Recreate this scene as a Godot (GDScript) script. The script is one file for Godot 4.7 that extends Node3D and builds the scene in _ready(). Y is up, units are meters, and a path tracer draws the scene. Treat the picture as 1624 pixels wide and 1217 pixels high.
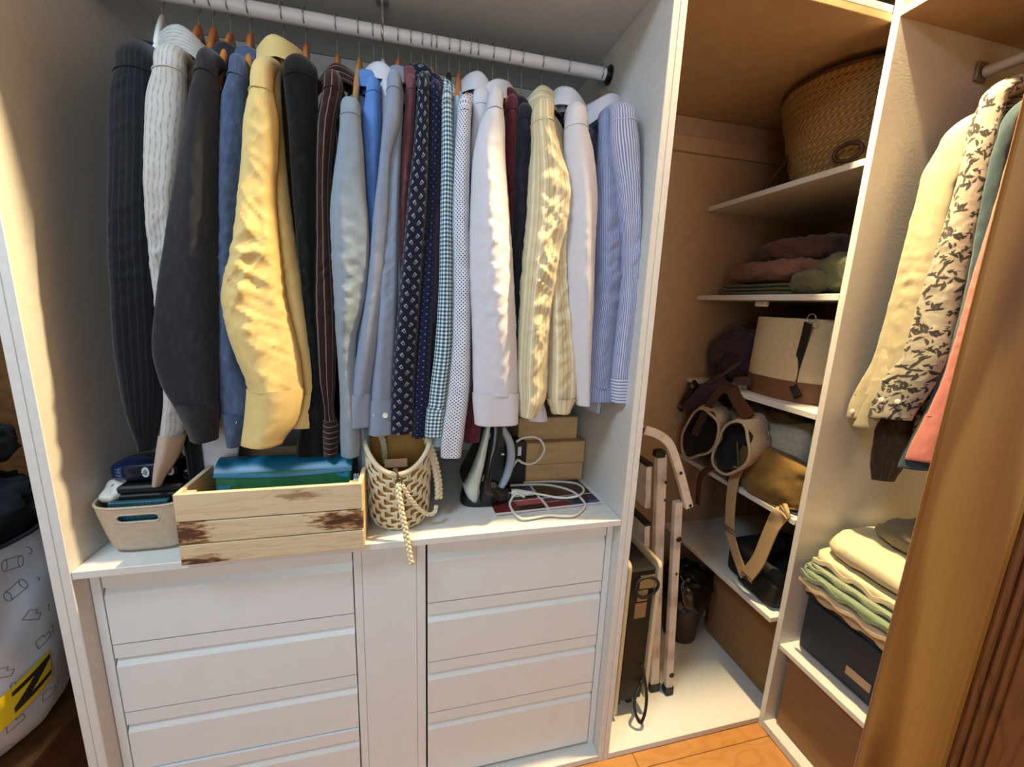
extends Node3D
# A walk-in closet: a wardrobe of hanging shirts over two drawer units, an open corner cabinet, a side cabinet and an open pine door.
# World: x along the wardrobe, y up, z towards the viewer; the wardrobe's front is the plane z = 0. Metres.

const EYE := Vector3(0, 1.25, 0.82)
const FOCAL := 646.0
const XL := -0.607   # inner faces of the wardrobe
const XR := 0.493
const XB := 1.031    # front plane of the side cabinet
const ZB := -0.53    # inner face of the backs
const CY := 0.74     # counter top
const TOP := 1.891   # underside of the cabinets' tops
const ROD_Y := 1.828
const ROD_Z := -0.2665

var cam_basis := Basis()
var M := {}
var used := {}
var rng := RandomNumberGenerator.new()

func _ready():
	rng.seed = 7
	setup_camera_and_light()
	make_materials()
	build_room()
	build_cabinets()
	build_clothes()
	build_counter_things()
	build_corner_things()
	build_side_things()
	build_foreground()

# ------------------------------------------------------------------ camera, environment, lamps
func setup_camera_and_light():
	var p := 0.1955
	var yw := 0.242
	var r := -0.0395
	var fwd := Vector3(sin(yw) * cos(p), -sin(p), -cos(yw) * cos(p))
	var right := Vector3(cos(yw), 0, sin(yw))
	var down := fwd.cross(right)
	var r2 := right * cos(r) + down * sin(r)
	var d2 := -right * sin(r) + down * cos(r)
	cam_basis = Basis(r2, -d2, -fwd)
	var c := Camera3D.new()
	c.name = "camera"
	add_child(c)
	c.transform = Transform3D(cam_basis, EYE)
	c.fov = rad_to_deg(2.0 * atan(608.5 / FOCAL))
	c.near = 0.02
	c.current = true
	var we := WorldEnvironment.new()
	we.name = "world_environment"
	var e := Environment.new()
	e.background_mode = Environment.BG_COLOR
	e.background_color = Color(0.02, 0.02, 0.02)
	e.tonemap_mode = Environment.TONE_MAPPER_LINEAR
	e.tonemap_exposure = 0.86
	e.sdfgi_enabled = true
	e.ssao_enabled = true
	e.ssil_enabled = true
	we.environment = e
	add_child(we)
	ceiling_lamp("downlight", Vector3(0.74, 2.405, 0.034), 0.022, Color(1.0, 0.88, 0.66), 9.0, "small round warm ceiling downlight close above the corner cabinet")
	panel_lamp(Vector3(-0.80, 2.398, 0.80), Vector2(0.5, 0.5), Color(0.80, 0.91, 1.0), 3.3, "square cool white ceiling panel lamp in front of the wardrobe")
	added_window_fill(Vector3(-0.25, 1.45, 2.28), Vector2(1.1, 1.5), Color(0.80, 0.91, 1.0), 2.1)

func added_window_fill(at_: Vector3, size: Vector2, col: Color, energy: float):  # unseen window added behind the viewer as cool frontal fill
	var t := Node3D.new()
	t.name = "added_window_1"
	t.set_meta("kind", "structure")
	add_child(t)
	t.position = at_
	var b := MB.new()
	for s in [-1.0, 1.0]:
		b.box(Vector3(0, s * size.y * 0.5, 0), Vector3(size.x + 0.06, 0.06, 0.05), 0.004)
		b.box(Vector3(s * size.x * 0.5, 0, 0), Vector3(0.06, size.y - 0.06, 0.05), 0.004)
	part(t, "added_window_frame", b, flat(Color(0.8, 0.8, 0.8), 0.5))
	b = MB.new()
	b.box(Vector3(0, 0, 0.012), Vector3(size.x - 0.06, size.y - 0.06, 0.006), 0.0)
	part(t, "added_window_pane", b, glow(col, 0.5))
	var l := AreaLight3D.new()
	l.name = "light"
	l.light_color = col
	l.light_energy = energy
	l.area_size = size - Vector2(0.08, 0.08)
	l.area_range = 8.0
	l.area_attenuation = 2.0
	l.shadow_enabled = true
	l.position = Vector3(0, 0, -0.03)
	t.add_child(l)

func ceiling_lamp(called: String, at_: Vector3, r: float, col: Color, energy: float, label: String):
	var t := thing(called, label, "lamp", at_)
	var b := MB.new()
	b.lathe([[r, 0.0], [r, -0.008], [r + 0.012, -0.006], [r + 0.012, 0.0]], Vector3.ZERO, 28)
	part(t, "trim_ring", b, flat(Color(0.85, 0.85, 0.85), 0.4))
	b = MB.new()
	b.lathe([[0.0, -0.004], [r, -0.004], [r, 0.0], [0.0, 0.0]], Vector3.ZERO, 28)
	part(t, "diffuser", b, glow(col, 3.0))
	var l := OmniLight3D.new()
	l.name = "light"
	l.light_color = col
	l.light_energy = energy
	l.light_size = r
	l.omni_range = 8.0
	l.omni_attenuation = 2.0
	l.shadow_enabled = true
	l.position = Vector3(0, -0.045, 0)
	t.add_child(l)

func panel_lamp(at_: Vector3, size: Vector2, col: Color, energy: float, label: String):
	var t := thing("panel_lamp", label, "lamp", at_)
	var b := MB.new()
	b.box(Vector3(0, 0.0, 0), Vector3(size.x + 0.03, 0.02, size.y + 0.03), 0.003)
	part(t, "frame", b, flat(Color(0.85, 0.85, 0.85), 0.4))
	b = MB.new()
	b.box(Vector3(0, -0.0115, 0), Vector3(size.x, 0.003, size.y), 0.0005)
	part(t, "diffuser", b, glow(col, 1.5))
	var l := AreaLight3D.new()
	l.name = "light"
	l.light_color = col
	l.light_energy = energy
	l.area_size = size
	l.area_range = 8.0
	l.area_attenuation = 2.0
	l.shadow_enabled = true
	l.rotation_degrees.x = -90.0
	l.position = Vector3(0, -0.02, 0)
	t.add_child(l)

# ------------------------------------------------------------------ helpers
func at(px: float, py: float, z: float) -> Vector3:      # the point of the plane z that a pixel shows
	var d := cam_basis * Vector3((px - 812.0) / FOCAL, -(py - 608.5) / FOCAL, -1.0)
	return EYE + d * ((z - EYE.z) / d.z)

func atx(px: float, py: float, x: float) -> Vector3:
	var d := cam_basis * Vector3((px - 812.0) / FOCAL, -(py - 608.5) / FOCAL, -1.0)
	return EYE + d * ((x - EYE.x) / d.x)

func aty(px: float, py: float, y: float) -> Vector3:
	var d := cam_basis * Vector3((px - 812.0) / FOCAL, -(py - 608.5) / FOCAL, -1.0)
	return EYE + d * ((y - EYE.y) / d.y)

func numbered(called: String) -> String:
	var n: int = used.get(called, 0)
	used[called] = n + 1
	return called if n == 0 else "%s_%03d" % [called, n]

func tag(o: Node, label: String, category: String, group := "", kind := ""):
	if label: o.set_meta("label", label)
	if category: o.set_meta("category", category)
	if group: o.set_meta("group", group)
	if kind: o.set_meta("kind", kind)

func thing(called: String, label: String, category: String, base := Vector3.ZERO, group := "") -> Node3D:
	var o := Node3D.new()
	o.name = numbered(called)
	add_child(o)
	o.position = base
	tag(o, label, category, group)
	return o

func part(parent: Node, called: String, b: MB, m: Material, label := "") -> MeshInstance3D:
	var o := MeshInstance3D.new()
	o.name = called
	o.mesh = b.mesh(m)
	o.cast_shadow = GeometryInstance3D.SHADOW_CASTING_SETTING_ON
	parent.add_child(o, true)
	if label: o.set_meta("label", label)
	return o

func solo(called: String, b: MB, m: Material, label: String, category: String, base := Vector3.ZERO, group := "") -> MeshInstance3D:
	var o := part(self, numbered(called), b, m)
	o.position = base
	tag(o, label, category, group)
	return o

func structure(called: String, b: MB, m: Material) -> MeshInstance3D:
	var o := part(self, called, b, m)
	o.set_meta("kind", "structure")
	return o

# A mesh under construction.
class MB:
	var v := PackedVector3Array()
	var n := PackedVector3Array()
	var uv := PackedVector2Array()
	var ix := PackedInt32Array()
	var xf := Transform3D()

	func tri(a: int, b: int, c: int):
		ix.append_array([a, b, c])

	func vert(p: Vector3, nn: Vector3, t: Vector2) -> int:
		v.append(xf * p)
		n.append((xf.basis * nn).normalized())
		uv.append(t)
		return v.size() - 1

	# a flat polygon (convex), counter-clockwise seen from its normal
	func face(ps: Array, nn: Vector3, us: Array = []):
		var k0 := v.size()
		for k in ps.size():
			var t: Vector2
			if us.size() > k: t = us[k]
			else: t = MB.plane_uv(ps[k], nn)
			vert(ps[k], nn, t)
		var g: Vector3 = (ps[1] - ps[0]).cross(ps[2] - ps[0])
		for k in range(1, ps.size() - 1):
			if g.dot(nn) > 0: tri(k0, k0 + k + 1, k0 + k)
			else: tri(k0, k0 + k, k0 + k + 1)

	static func plane_uv(p: Vector3, nn: Vector3) -> Vector2:
		var a := nn.abs()
		if a.x >= a.y and a.x >= a.z: return Vector2(p.z, p.y)
		if a.y >= a.z: return Vector2(p.x, p.z)
		return Vector2(p.x, p.y)

	# a box with chamfered edges
	func box(c: Vector3, s: Vector3, bev := 0.001):
		var h := s * 0.5
		bev = minf(bev, minf(h.x, minf(h.y, h.z)) * 0.6)
		var ax := [Vector3.RIGHT, Vector3.UP, Vector3.BACK]
		for a in 3:
			for sg in [-1.0, 1.0]:
				var b: int = (a + 1) % 3
				var d: int = (a + 2) % 3
				var ps := []
				for q in [[-1, -1], [1, -1], [1, 1], [-1, 1]]:
					ps.append(c + ax[a] * (sg * h[a]) + ax[b] * (q[0] * (h[b] - bev)) + ax[d] * (q[1] * (h[d] - bev)))
				face(ps, ax[a] * sg)
		if bev <= 0.0: return
		for a in 3:
			var b: int = (a + 1) % 3
			var d: int = (a + 2) % 3
			for sb in [-1.0, 1.0]:
				for sd in [-1.0, 1.0]:
					var nn: Vector3 = (ax[b] * sb + ax[d] * sd).normalized()
					var e1: Vector3 = ax[a] * (h[a] - bev)
					var p1: Vector3 = c + ax[b] * (sb * h[b]) + ax[d] * (sd * (h[d] - bev))
					var p2: Vector3 = c + ax[b] * (sb * (h[b] - bev)) + ax[d] * (sd * h[d])
					face([p1 - e1, p1 + e1, p2 + e1, p2 - e1], nn)
		for sx in [-1.0, 1.0]:
			for sy in [-1.0, 1.0]:
				for sz in [-1.0, 1.0]:
					var s3 := Vector3(sx, sy, sz)
					face([c + s3 * Vector3(h.x, h.y - bev, h.z - bev), c + s3 * Vector3(h.x - bev, h.y, h.z - bev), c + s3 * Vector3(h.x - bev, h.y - bev, h.z)], s3.normalized())

	# box given by its corners
	func span(a: Vector3, b: Vector3, bev := 0.001):
		box((a + b) * 0.5, (b - a).abs(), bev)

	# a smooth grid of nu x nv points (u fastest); closed joins the last column to the first (which repeat)
	func grid(p: PackedVector3Array, nu: int, nv: int, closed := false, flip := 0, uvs := PackedVector2Array()):
		var nn := PackedVector3Array()
		nn.resize(nu * nv)
		var sum := 0.0
		for j in nv:
			var cen := Vector3.ZERO
			for i in nu: cen += p[j * nu + i]
			cen /= nu
			for i in nu:
				var il := i - 1
				var ir := i + 1
				if il < 0: il = nu - 2 if closed else 0
				if ir >= nu: ir = 1 if closed else nu - 1
				var du := p[j * nu + ir] - p[j * nu + il]
				var dv := p[mini(j + 1, nv - 1) * nu + i] - p[maxi(j - 1, 0) * nu + i]
				var c := du.cross(dv)
				if c.length_squared() < 1e-18:
					c = (p[j * nu + i] - cen) if j > 0 and j < nv - 1 else (p[j * nu + i] - p[clampi(j, 1, nv - 2) * nu + i])
					if c.length_squared() < 1e-18: c = Vector3.UP
					nn[j * nu + i] = c.normalized() * 1e-3
					continue
				nn[j * nu + i] = c.normalized()
				sum += nn[j * nu + i].dot(p[j * nu + i] - cen)
		var inv := (flip == 1) if flip != 0 else (sum < 0.0)
		if flip == -1: inv = false
		var k0 := v.size()
		var own := uvs.size() == nu * nv
		var vlen := 0.0
		for j in nv:
			if j > 0: vlen += (p[j * nu + nu / 4] - p[(j - 1) * nu + nu / 4]).length()
			var ul := 0.0
			for i in nu:
				if i > 0: ul += (p[j * nu + i] - p[j * nu + i - 1]).length()
				var q := nn[j * nu + i]
				if inv and q.length_squared() > 0.5: q = -q
				vert(p[j * nu + i], q.normalized(), uvs[j * nu + i] if own else Vector2(ul, vlen))
		for j in nv - 1:
			for i in nu - 1:
				var a := k0 + j * nu + i
				var b := a + 1
				var c := a + nu
				var d := c + 1
				# du x dv points along the normal: that is counter-clockwise a, b, d; Godot's fronts run clockwise
				if inv: ix.append_array([a, b, d, a, d, c])
				else: ix.append_array([a, d, b, a, c, d])

	# a tube along points, radius a number or one per point
	func tube(pts: Array, rad, sides := 8, closed := false, squash := 1.0, side_hint := Vector3.UP):
		var m := pts.size()
		var g := PackedVector3Array()
		var up := side_hint
		var rows := 0
		for k in m:
			var t: Vector3
			if closed: t = pts[(k + 1) % m] - pts[(k + m - 1) % m]
			else: t = pts[mini(k + 1, m - 1)] - pts[maxi(k - 1, 0)]
			t = t.normalized()
			var b := up - t * up.dot(t)
			if b.length() < 0.05:
				b = Vector3.RIGHT - t * t.x
				if b.length() < 0.05: b = Vector3.BACK
			b = b.normalized()
			up = b
			var s := t.cross(b)
			var r: float = rad[k] if rad is Array else rad
			if k == 0 and not closed:
				for i in sides + 1: g.append(pts[0])
				rows += 1
			for i in sides + 1:
				var a := TAU * i / sides
				g.append(pts[k] + s * (cos(a) * r) + b * (sin(a) * r * squash))
			rows += 1
			if k == m - 1 and not closed:
				for i in sides + 1: g.append(pts[k])
				rows += 1
		if closed:
			for i in sides + 1: g.append(g[i])
			rows += 1
		grid(g, sides + 1, rows, true)

	# profile [[r, y], ...] turned round the y axis at c
	func lathe(prof: Array, c: Vector3, segs := 24, sx := 1.0, sz := 1.0):
		var g := PackedVector3Array()
		var cnt := 0
		for k in prof.size():
			var pr: Array = prof[k]
			# sharp corners: repeat rows
			for rep in (2 if k > 0 and k < prof.size() - 1 else 1):
				for i in segs + 1:
					var a := TAU * i / segs
					g.append(c + Vector3(cos(a) * pr[0] * sx, pr[1], sin(a) * pr[0] * sz))
				cnt += 1
		# split into bands so that every profile edge has its own normals
		var row := 0
		while row < cnt - 1:
			var band := PackedVector3Array()
			for j in 2: for i in segs + 1: band.append(g[(row + j) * (segs + 1) + i])
			var a0: Array = prof[row / 2]
			var a1: Array = prof[row / 2 + 1]
			var out_n := Vector2(a1[1] - a0[1], a0[0] - a1[0])     # a profile runs from the axis outwards, up the outside, down the inside
			_band(band, segs + 1, out_n, c)
			row += 2

	func _band(band: PackedVector3Array, nu: int, on: Vector2, c: Vector3):
		var k0 := v.size()
		on = on.normalized()
		for j in 2:
			for i in nu:
				var a := TAU * i / (nu - 1)
				vert(band[j * nu + i], Vector3(cos(a) * on.x, on.y, sin(a) * on.x), Vector2(float(i) / (nu - 1), float(j)))
		for i in nu - 1:
			var a := k0 + i
			var b := a + 1
			var cc := a + nu
			var d := cc + 1
			var g := (v[b] - v[a]).cross(v[d] - v[a])
			if g.length_squared() < 1e-16: g = (v[d] - v[a]).cross(v[cc] - v[a])
			if g.dot(n[a] + n[d]) > 0: ix.append_array([a, d, b, a, cc, d])
			else: ix.append_array([a, b, d, a, d, cc])

	# a flat outline in the xy plane pushed out along z from z0 to z1, rounded a little at both rims
	func prism(poly: PackedVector2Array, z0: float, z1: float, bev := 0.0):
		var ring := poly
		if Geometry2D.is_polygon_clockwise(ring): ring.reverse()
		var inner := ring
		if bev > 0:
			inner = PackedVector2Array()
			var m := ring.size()
			for k in m:
				var d1 := (ring[k] - ring[(k + m - 1) % m]).normalized()
				var d2 := (ring[(k + 1) % m] - ring[k]).normalized()
				var nn := (Vector2(-d1.y, d1.x) + Vector2(-d2.y, d2.x))
				inner.append(ring[k] + nn.normalized() * bev)
		var tr := Geometry2D.triangulate_polygon(inner)
		for side in 2:
			var k0 := v.size()
			var z := z1 if side == 1 else z0
			for q in inner: vert(Vector3(q.x, q.y, z), Vector3(0, 0, 1 if side == 1 else -1), q)
			for k in range(0, tr.size(), 3):
				var a := tr[k]
				var b := tr[k + 1]
				var c := tr[k + 2]
				var ccw := (inner[b] - inner[a]).cross(inner[c] - inner[a]) > 0
				if ccw == (side == 1): tri(k0 + a, k0 + c, k0 + b)
				else: tri(k0 + a, k0 + b, k0 + c)
		var m2 := ring.size()
		var steps := [[inner, z0, ring, z0 + bev], [ring, z0 + bev, ring, z1 - bev], [ring, z1 - bev, inner, z1]]
		var run := 0.0
		for k in m2:
			var k2 := (k + 1) % m2
			var e := ring[k2] - ring[k]
			if e.length() < 1e-9: continue
			var on := Vector3(e.y, -e.x, 0).normalized()
			for st in 3:
				if bev <= 0 and st != 1: continue
				var s: Array = steps[st]
				var nz := on + Vector3(0, 0, (-1 if st == 0 else (1 if st == 2 else 0)))
				var A: PackedVector2Array = s[0]
				var B: PackedVector2Array = s[2]
				face([Vector3(A[k].x, A[k].y, s[1]), Vector3(A[k2].x, A[k2].y, s[1]), Vector3(B[k2].x, B[k2].y, s[3]), Vector3(B[k].x, B[k].y, s[3])], nz.normalized(), [Vector2(run, s[1]), Vector2(run + e.length(), s[1]), Vector2(run + e.length(), s[3]), Vector2(run, s[3])])
			run += e.length()

	func mesh(m: Material) -> ArrayMesh:
		var am := ArrayMesh.new()
		var ar := []
		ar.resize(Mesh.ARRAY_MAX)
		ar[Mesh.ARRAY_VERTEX] = v
		ar[Mesh.ARRAY_NORMAL] = n
		ar[Mesh.ARRAY_TEX_UV] = uv
		ar[Mesh.ARRAY_INDEX] = ix
		am.add_surface_from_arrays(Mesh.PRIMITIVE_TRIANGLES, ar)
		am.surface_set_material(0, m)
		return am

# ------------------------------------------------------------------ materials
func flat(c: Color, rough := 0.6, metal := 0.0) -> StandardMaterial3D:
	var key := "f%s_%.2f_%.2f" % [c.to_html(), rough, metal]
	if M.has(key): return M[key]
	var m := StandardMaterial3D.new()
	m.albedo_color = c
	m.roughness = rough
	m.metallic = metal
	M[key] = m
	return m

func glow(c: Color, e: float) -> StandardMaterial3D:
	var m := StandardMaterial3D.new()
	m.albedo_color = Color(0.9, 0.9, 0.9)
	m.emission_enabled = true
	m.emission = c
	m.emission_energy_multiplier = e
	return m

func noise_tex(freq: float, seed_: int, ramp: Array, size := 256, oct := 4, stretch := Vector2(1, 1)) -> ImageTexture:
	var f := FastNoiseLite.new()
	f.seed = seed_
	f.noise_type = FastNoiseLite.TYPE_SIMPLEX_SMOOTH
	f.frequency = freq
	f.fractal_octaves = oct
	var g := Gradient.new()
	g.offsets = PackedFloat32Array()
	g.colors = PackedColorArray()
	for k in ramp.size(): g.add_point(float(k) / maxf(1, ramp.size() - 1), ramp[k])
	var by := PackedByteArray()
	by.resize(size * size * 3)
	# seamless: blend towards the wrapped copy
	var k := 0
	for y in size:
		var ty := float(y) / size
		for x in size:
			var tx := float(x) / size
			var a := f.get_noise_2d(x * stretch.x, y * stretch.y)
			var b := f.get_noise_2d((x - size) * stretch.x, y * stretch.y)
			var c := f.get_noise_2d(x * stretch.x, (y - size) * stretch.y)
			var d := f.get_noise_2d((x - size) * stretch.x, (y - size) * stretch.y)
			var h := lerpf(lerpf(a, b, tx), lerpf(c, d, tx), ty) * 0.9 + 0.5
			var col := g.sample(clampf(h, 0, 1))
			by[k] = int(col.r * 255); by[k + 1] = int(col.g * 255); by[k + 2] = int(col.b * 255)
			k += 3
	var im := Image.create_from_data(size, size, false, Image.FORMAT_RGB8, by)
	return ImageTexture.create_from_image(im)

func normal_of(tex: ImageTexture, strength: float) -> ImageTexture:
	var im: Image = tex.get_image().duplicate()
	im.bump_map_to_normal_map(strength)
	return ImageTexture.create_from_image(im)

func painted(size: int, f: Callable) -> ImageTexture:
	var by := PackedByteArray()
	by.resize(size * size * 3)
	var k := 0
	for y in size:
		for x in size:
			var c: Color = f.call((x + 0.5) / size, (y + 0.5) / size)
			by[k] = int(clampf(c.r, 0, 1) * 255); by[k + 1] = int(clampf(c.g, 0, 1) * 255); by[k + 2] = int(clampf(c.b, 0, 1) * 255)
			k += 3
	return ImageTexture.create_from_image(Image.create_from_data(size, size, false, Image.FORMAT_RGB8, by))

func tex_mat(t: Texture2D, tile: Vector2, rough := 0.9, nrm: Texture2D = null, nscale := 0.5) -> StandardMaterial3D:
	var m := StandardMaterial3D.new()
	m.albedo_texture = t
	m.roughness = rough
	m.uv1_scale = Vector3(1.0 / tile.x, 1.0 / tile.y, 1)
	if nrm:
		m.normal_enabled = true
		m.normal_texture = nrm
		m.normal_scale = nscale
	return m

func make_materials():
	var lam := noise_tex(0.05, 3, [Color(0.785, 0.78, 0.765), Color(0.815, 0.81, 0.795)], 256, 4)
	var bump := noise_tex(0.12, 5, [Color(0.35, 0.35, 0.35), Color(0.65, 0.65, 0.65)], 256, 3)
	var bn := normal_of(bump, 2.0)
	M.white = tex_mat(lam, Vector2(0.3, 0.3), 0.42, bn, 0.12)
	var gl := noise_tex(0.05, 4, [Color(0.815, 0.83, 0.835), Color(0.83, 0.845, 0.85)], 128, 3)
	M.front = tex_mat(gl, Vector2(0.4, 0.4), 0.36, bn, 0.05)
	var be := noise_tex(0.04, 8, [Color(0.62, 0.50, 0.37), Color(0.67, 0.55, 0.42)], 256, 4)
	M.beige = tex_mat(be, Vector2(0.5, 0.5), 0.6, bn, 0.12)  # warm bounce light on the inner boards, put into their base colour
	M.plaster = tex_mat(noise_tex(0.04, 9, [Color(0.50, 0.47, 0.42), Color(0.55, 0.52, 0.47)], 128, 3), Vector2(0.6, 0.6), 0.9, bn, 0.2)
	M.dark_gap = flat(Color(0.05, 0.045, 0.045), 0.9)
	# oak planks
	var oak := wood_tex(21, Color(0.70, 0.50, 0.28), Color(0.635, 0.43, 0.225), 4.0)
	M.oak = tex_mat(oak, Vector2(1.0, 0.30), 0.38)
	var oak2 := wood_tex(22, Color(0.68, 0.475, 0.26), Color(0.61, 0.41, 0.21), 4.0)
	M.oak2 = tex_mat(oak2, Vector2(1.1, 0.27), 0.4)
	M.steel = flat(Color(0.72, 0.72, 0.72), 0.3, 0.9)
	M.card = tex_mat(noise_tex(0.03, 31, [Color(0.68, 0.53, 0.36), Color(0.74, 0.59, 0.42)], 256, 4, Vector2(0.4, 2.0)), Vector2(0.3, 0.3), 0.85)
	M.card_dark = tex_mat(noise_tex(0.03, 32, [Color(0.50, 0.37, 0.23), Color(0.55, 0.41, 0.27)], 256, 4, Vector2(0.4, 2.0)), Vector2(0.3, 0.3), 0.85)

# straight grained wood: long along u
func wood_tex(seed_: int, light: Color, dark: Color, rings: float, size := 512) -> ImageTexture:
	var f := FastNoiseLite.new()
	f.seed = seed_
	f.frequency = 1.0
	f.fractal_octaves = 3
	var g := FastNoiseLite.new()
	g.seed = seed_ + 1
	g.frequency = 1.0
	return painted(size, func(u: float, v: float):
		var a := u * TAU
		var cu := Vector2(cos(a), sin(a))
		var w := f.get_noise_3d(cu.x * 0.5, cu.y * 0.5, v * 2.2) * 0.9
		var r := absf(fposmod(v * rings + w * 3.0, 1.0) * 2.0 - 1.0)
		var grain := g.get_noise_3d(cu.x * 3.0, cu.y * 3.0, v * 90.0) * 0.5 + 0.5
		var t := clampf(pow(r, 2.2) * 0.65 + grain * 0.4, 0, 1)
		return light.lerp(dark, t))

# ------------------------------------------------------------------ the room
func build_room():
	var b := MB.new()
	b.span(Vector3(-1.85, -0.12, -0.7), Vector3(1.75, -0.012, 2.4), 0.0)
	var fl := structure("floor", b, M.oak2)
	# planks laid along x; those near the cabinets are planks of their own
	var k := 0
	var z := -0.52
	while z < 2.3:
		var x := -1.7 - 0.37 * float(k % 3)
		while x < 1.6:
			var x1 := minf(x + 1.15, 1.62)
			var xa := maxf(x, -1.72)
			if x1 - xa > 0.05:
				b = MB.new()
				b.span(Vector3(xa + 0.0006, -0.012, z + 0.0006), Vector3(x1 - 0.0006, 0.0, z + 0.1394), 0.0012)
				for i in b.uv.size(): b.uv[i] += Vector2(0.37 * k + x, 0.173 * k)
				part(fl, "plank", b, M.oak if (k + int(x * 2.0)) % 2 == 0 else M.oak2)
			x += 1.15
		z += 0.14
		k += 1
	b = MB.new()
	b.span(Vector3(-1.85, 2.41, -0.7), Vector3(1.75, 2.53, 2.4), 0.0)
	structure("ceiling", b, M.plaster)
	b = MB.new()
	b.span(Vector3(-1.85, -0.012, -0.7), Vector3(1.75, 2.41, ZB - 0.02), 0.0)
	structure("wall_back", b, M.plaster)
	b = MB.new()
	b.span(Vector3(-1.85, -0.012, ZB - 0.02), Vector3(-1.73, 2.41, 2.4), 0.0)
	structure("wall_left", b, M.plaster)
	b = MB.new()
	b.span(Vector3(1.63, -0.012, ZB - 0.02), Vector3(1.75, 2.41, 2.4), 0.0)
	structure("wall_right", b, M.plaster)
	b = MB.new()
	b.span(Vector3(-1.73, -0.012, 2.3), Vector3(1.63, 2.41, 2.4), 0.0)
	structure("wall_front", b, M.plaster)

# ------------------------------------------------------------------ cabinets
func build_cabinets():
	var W: Material = M.white
	# wardrobe
	var t := thing("wardrobe", "wide white open wardrobe that holds the long row of hanging shirts above the drawers", "wardrobe", Vector3(-0.06, 0, -0.265))
	var o := -t.position
	var P := func(called: String, a: Vector3, c: Vector3, m: Material = W, bev := 0.0012, par: Node = null, lab := ""):
		var b := MB.new()
		b.span(a + o, c + o, bev)
		return part(t if par == null else par, called, b, m, lab)
	P.call("side_panel", Vector3(XL - 0.0312, 0.0, ZB), Vector3(XL - 0.016, TOP + 0.016, 0.0))
	P.call("side_panel", Vector3(XL - 0.0155, 0.0, ZB), Vector3(XL, TOP, 0.0))
	P.call("side_panel", Vector3(XR, 0.0, ZB), Vector3(XR + 0.0152, TOP, 0.0))
	P.call("back_panel", Vector3(XL, 0.02, ZB - 0.006), Vector3(XR, TOP, ZB))
	P.call("top_panel", Vector3(XL - 0.0155, TOP, ZB), Vector3(XR + 0.0152, TOP + 0.0155, 0.0))
	P.call("base_panel", Vector3(XL, 0.002, ZB), Vector3(XR, 0.021, 0.0))
	var b := MB.new()
	b.span(Vector3(XL + 0.0005, CY - 0.016, ZB + 0.0005), Vector3(XR - 0.0005, CY, -0.0005), 0.0012)
	solo("counter_top", b, W, "long white counter board that carries the bin, the wooden crate, the basket and the iron", "counter top")
	# drawer units
	drawer_unit(XL + 0.001, -0.589, -0.1325, -0.1145, false, "white unit of flush drawers under the wooden crate", 0.005)
	b = MB.new()
	b.span(Vector3(-0.1140, 0.0215, -0.055), Vector3(0.0032, CY - 0.0175, -0.0352), 0.0008)
	solo("filler_panel", b, M.front, "plain narrow white upright panel between the two drawer units, below the basket's braid", "panel")
	drawer_unit(0.0037, 0.0245, 0.4745, XR - 0.001, true, "white unit of flush drawers under the steam iron", 0.0)
	# corner cabinet
	t = thing("corner_cabinet", "deep white corner cabinet with bags on its shelves and a folded ladder on its floor", "cabinet", Vector3(1.03, 0, -0.265))
	o = -t.position
	var XE := 1.60
	P.call("side_panel", Vector3(XR + 0.0158, 0.0, ZB), Vector3(XR + 0.031, TOP + 0.0155, 0.0))
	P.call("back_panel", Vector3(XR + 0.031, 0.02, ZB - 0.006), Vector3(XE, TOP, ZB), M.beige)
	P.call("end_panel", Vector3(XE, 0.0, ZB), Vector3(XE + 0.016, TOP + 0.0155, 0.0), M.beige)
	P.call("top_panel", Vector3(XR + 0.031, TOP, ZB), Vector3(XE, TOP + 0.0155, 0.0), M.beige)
	P.call("floor_panel", Vector3(XR + 0.031, 0.002, ZB), Vector3(XE, 0.021, 0.0))
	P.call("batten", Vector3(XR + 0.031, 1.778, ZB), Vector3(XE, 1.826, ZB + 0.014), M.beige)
	for s in [[1.598, 1.614, XB], [1.287, 1.304, XB], [0.977, 0.994, XB], [0.672, 0.688, 1.026], [0.362, 0.378, 1.006]]:
		P.call("shelf", Vector3(s[2], s[0], ZB + 0.0005), Vector3(XE, s[1], -0.0005))
	# side cabinet, along z towards the viewer
	t = thing("side_cabinet", "white open side cabinet beside the pine door, with clothes on a rail above folded towels", "cabinet", Vector3(1.32, 0, 0.5))
	o = -t.position
	P.call("side_panel", Vector3(XB, 0.0, 0.0005), Vector3(XE, 2.38, 0.0165))
	P.call("side_panel", Vector3(XB, 0.0, 1.04), Vector3(XE, 2.38, 1.056))
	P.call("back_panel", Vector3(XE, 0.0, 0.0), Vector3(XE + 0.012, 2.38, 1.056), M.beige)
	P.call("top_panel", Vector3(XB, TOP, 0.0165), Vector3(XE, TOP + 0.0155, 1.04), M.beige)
	P.call("base_panel", Vector3(XB, 0.002, 0.0165), Vector3(XE, 0.027, 1.04))
	P.call("shelf", Vector3(XB + 0.004, 0.286, 0.017), Vector3(XE, 0.302, 1.0395))
	# upper cabinets
	t = thing("upper_cabinet", "white upper cabinet above the wardrobe and the corner cabinet", "cabinet", Vector3(0.2, TOP + 0.016, -0.265))
	o = -t.position
	P.call("bottom_panel", Vector3(XL - 0.0312, TOP + 0.016, ZB), Vector3(XB, TOP + 0.0312, 0.0))
	P.call("top_panel", Vector3(XL - 0.0312, 2.36, ZB), Vector3(XB, 2.376, 0.0))
	P.call("back_panel", Vector3(XL - 0.0312, TOP + 0.0312, ZB), Vector3(XB, 2.36, ZB + 0.006))
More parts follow.
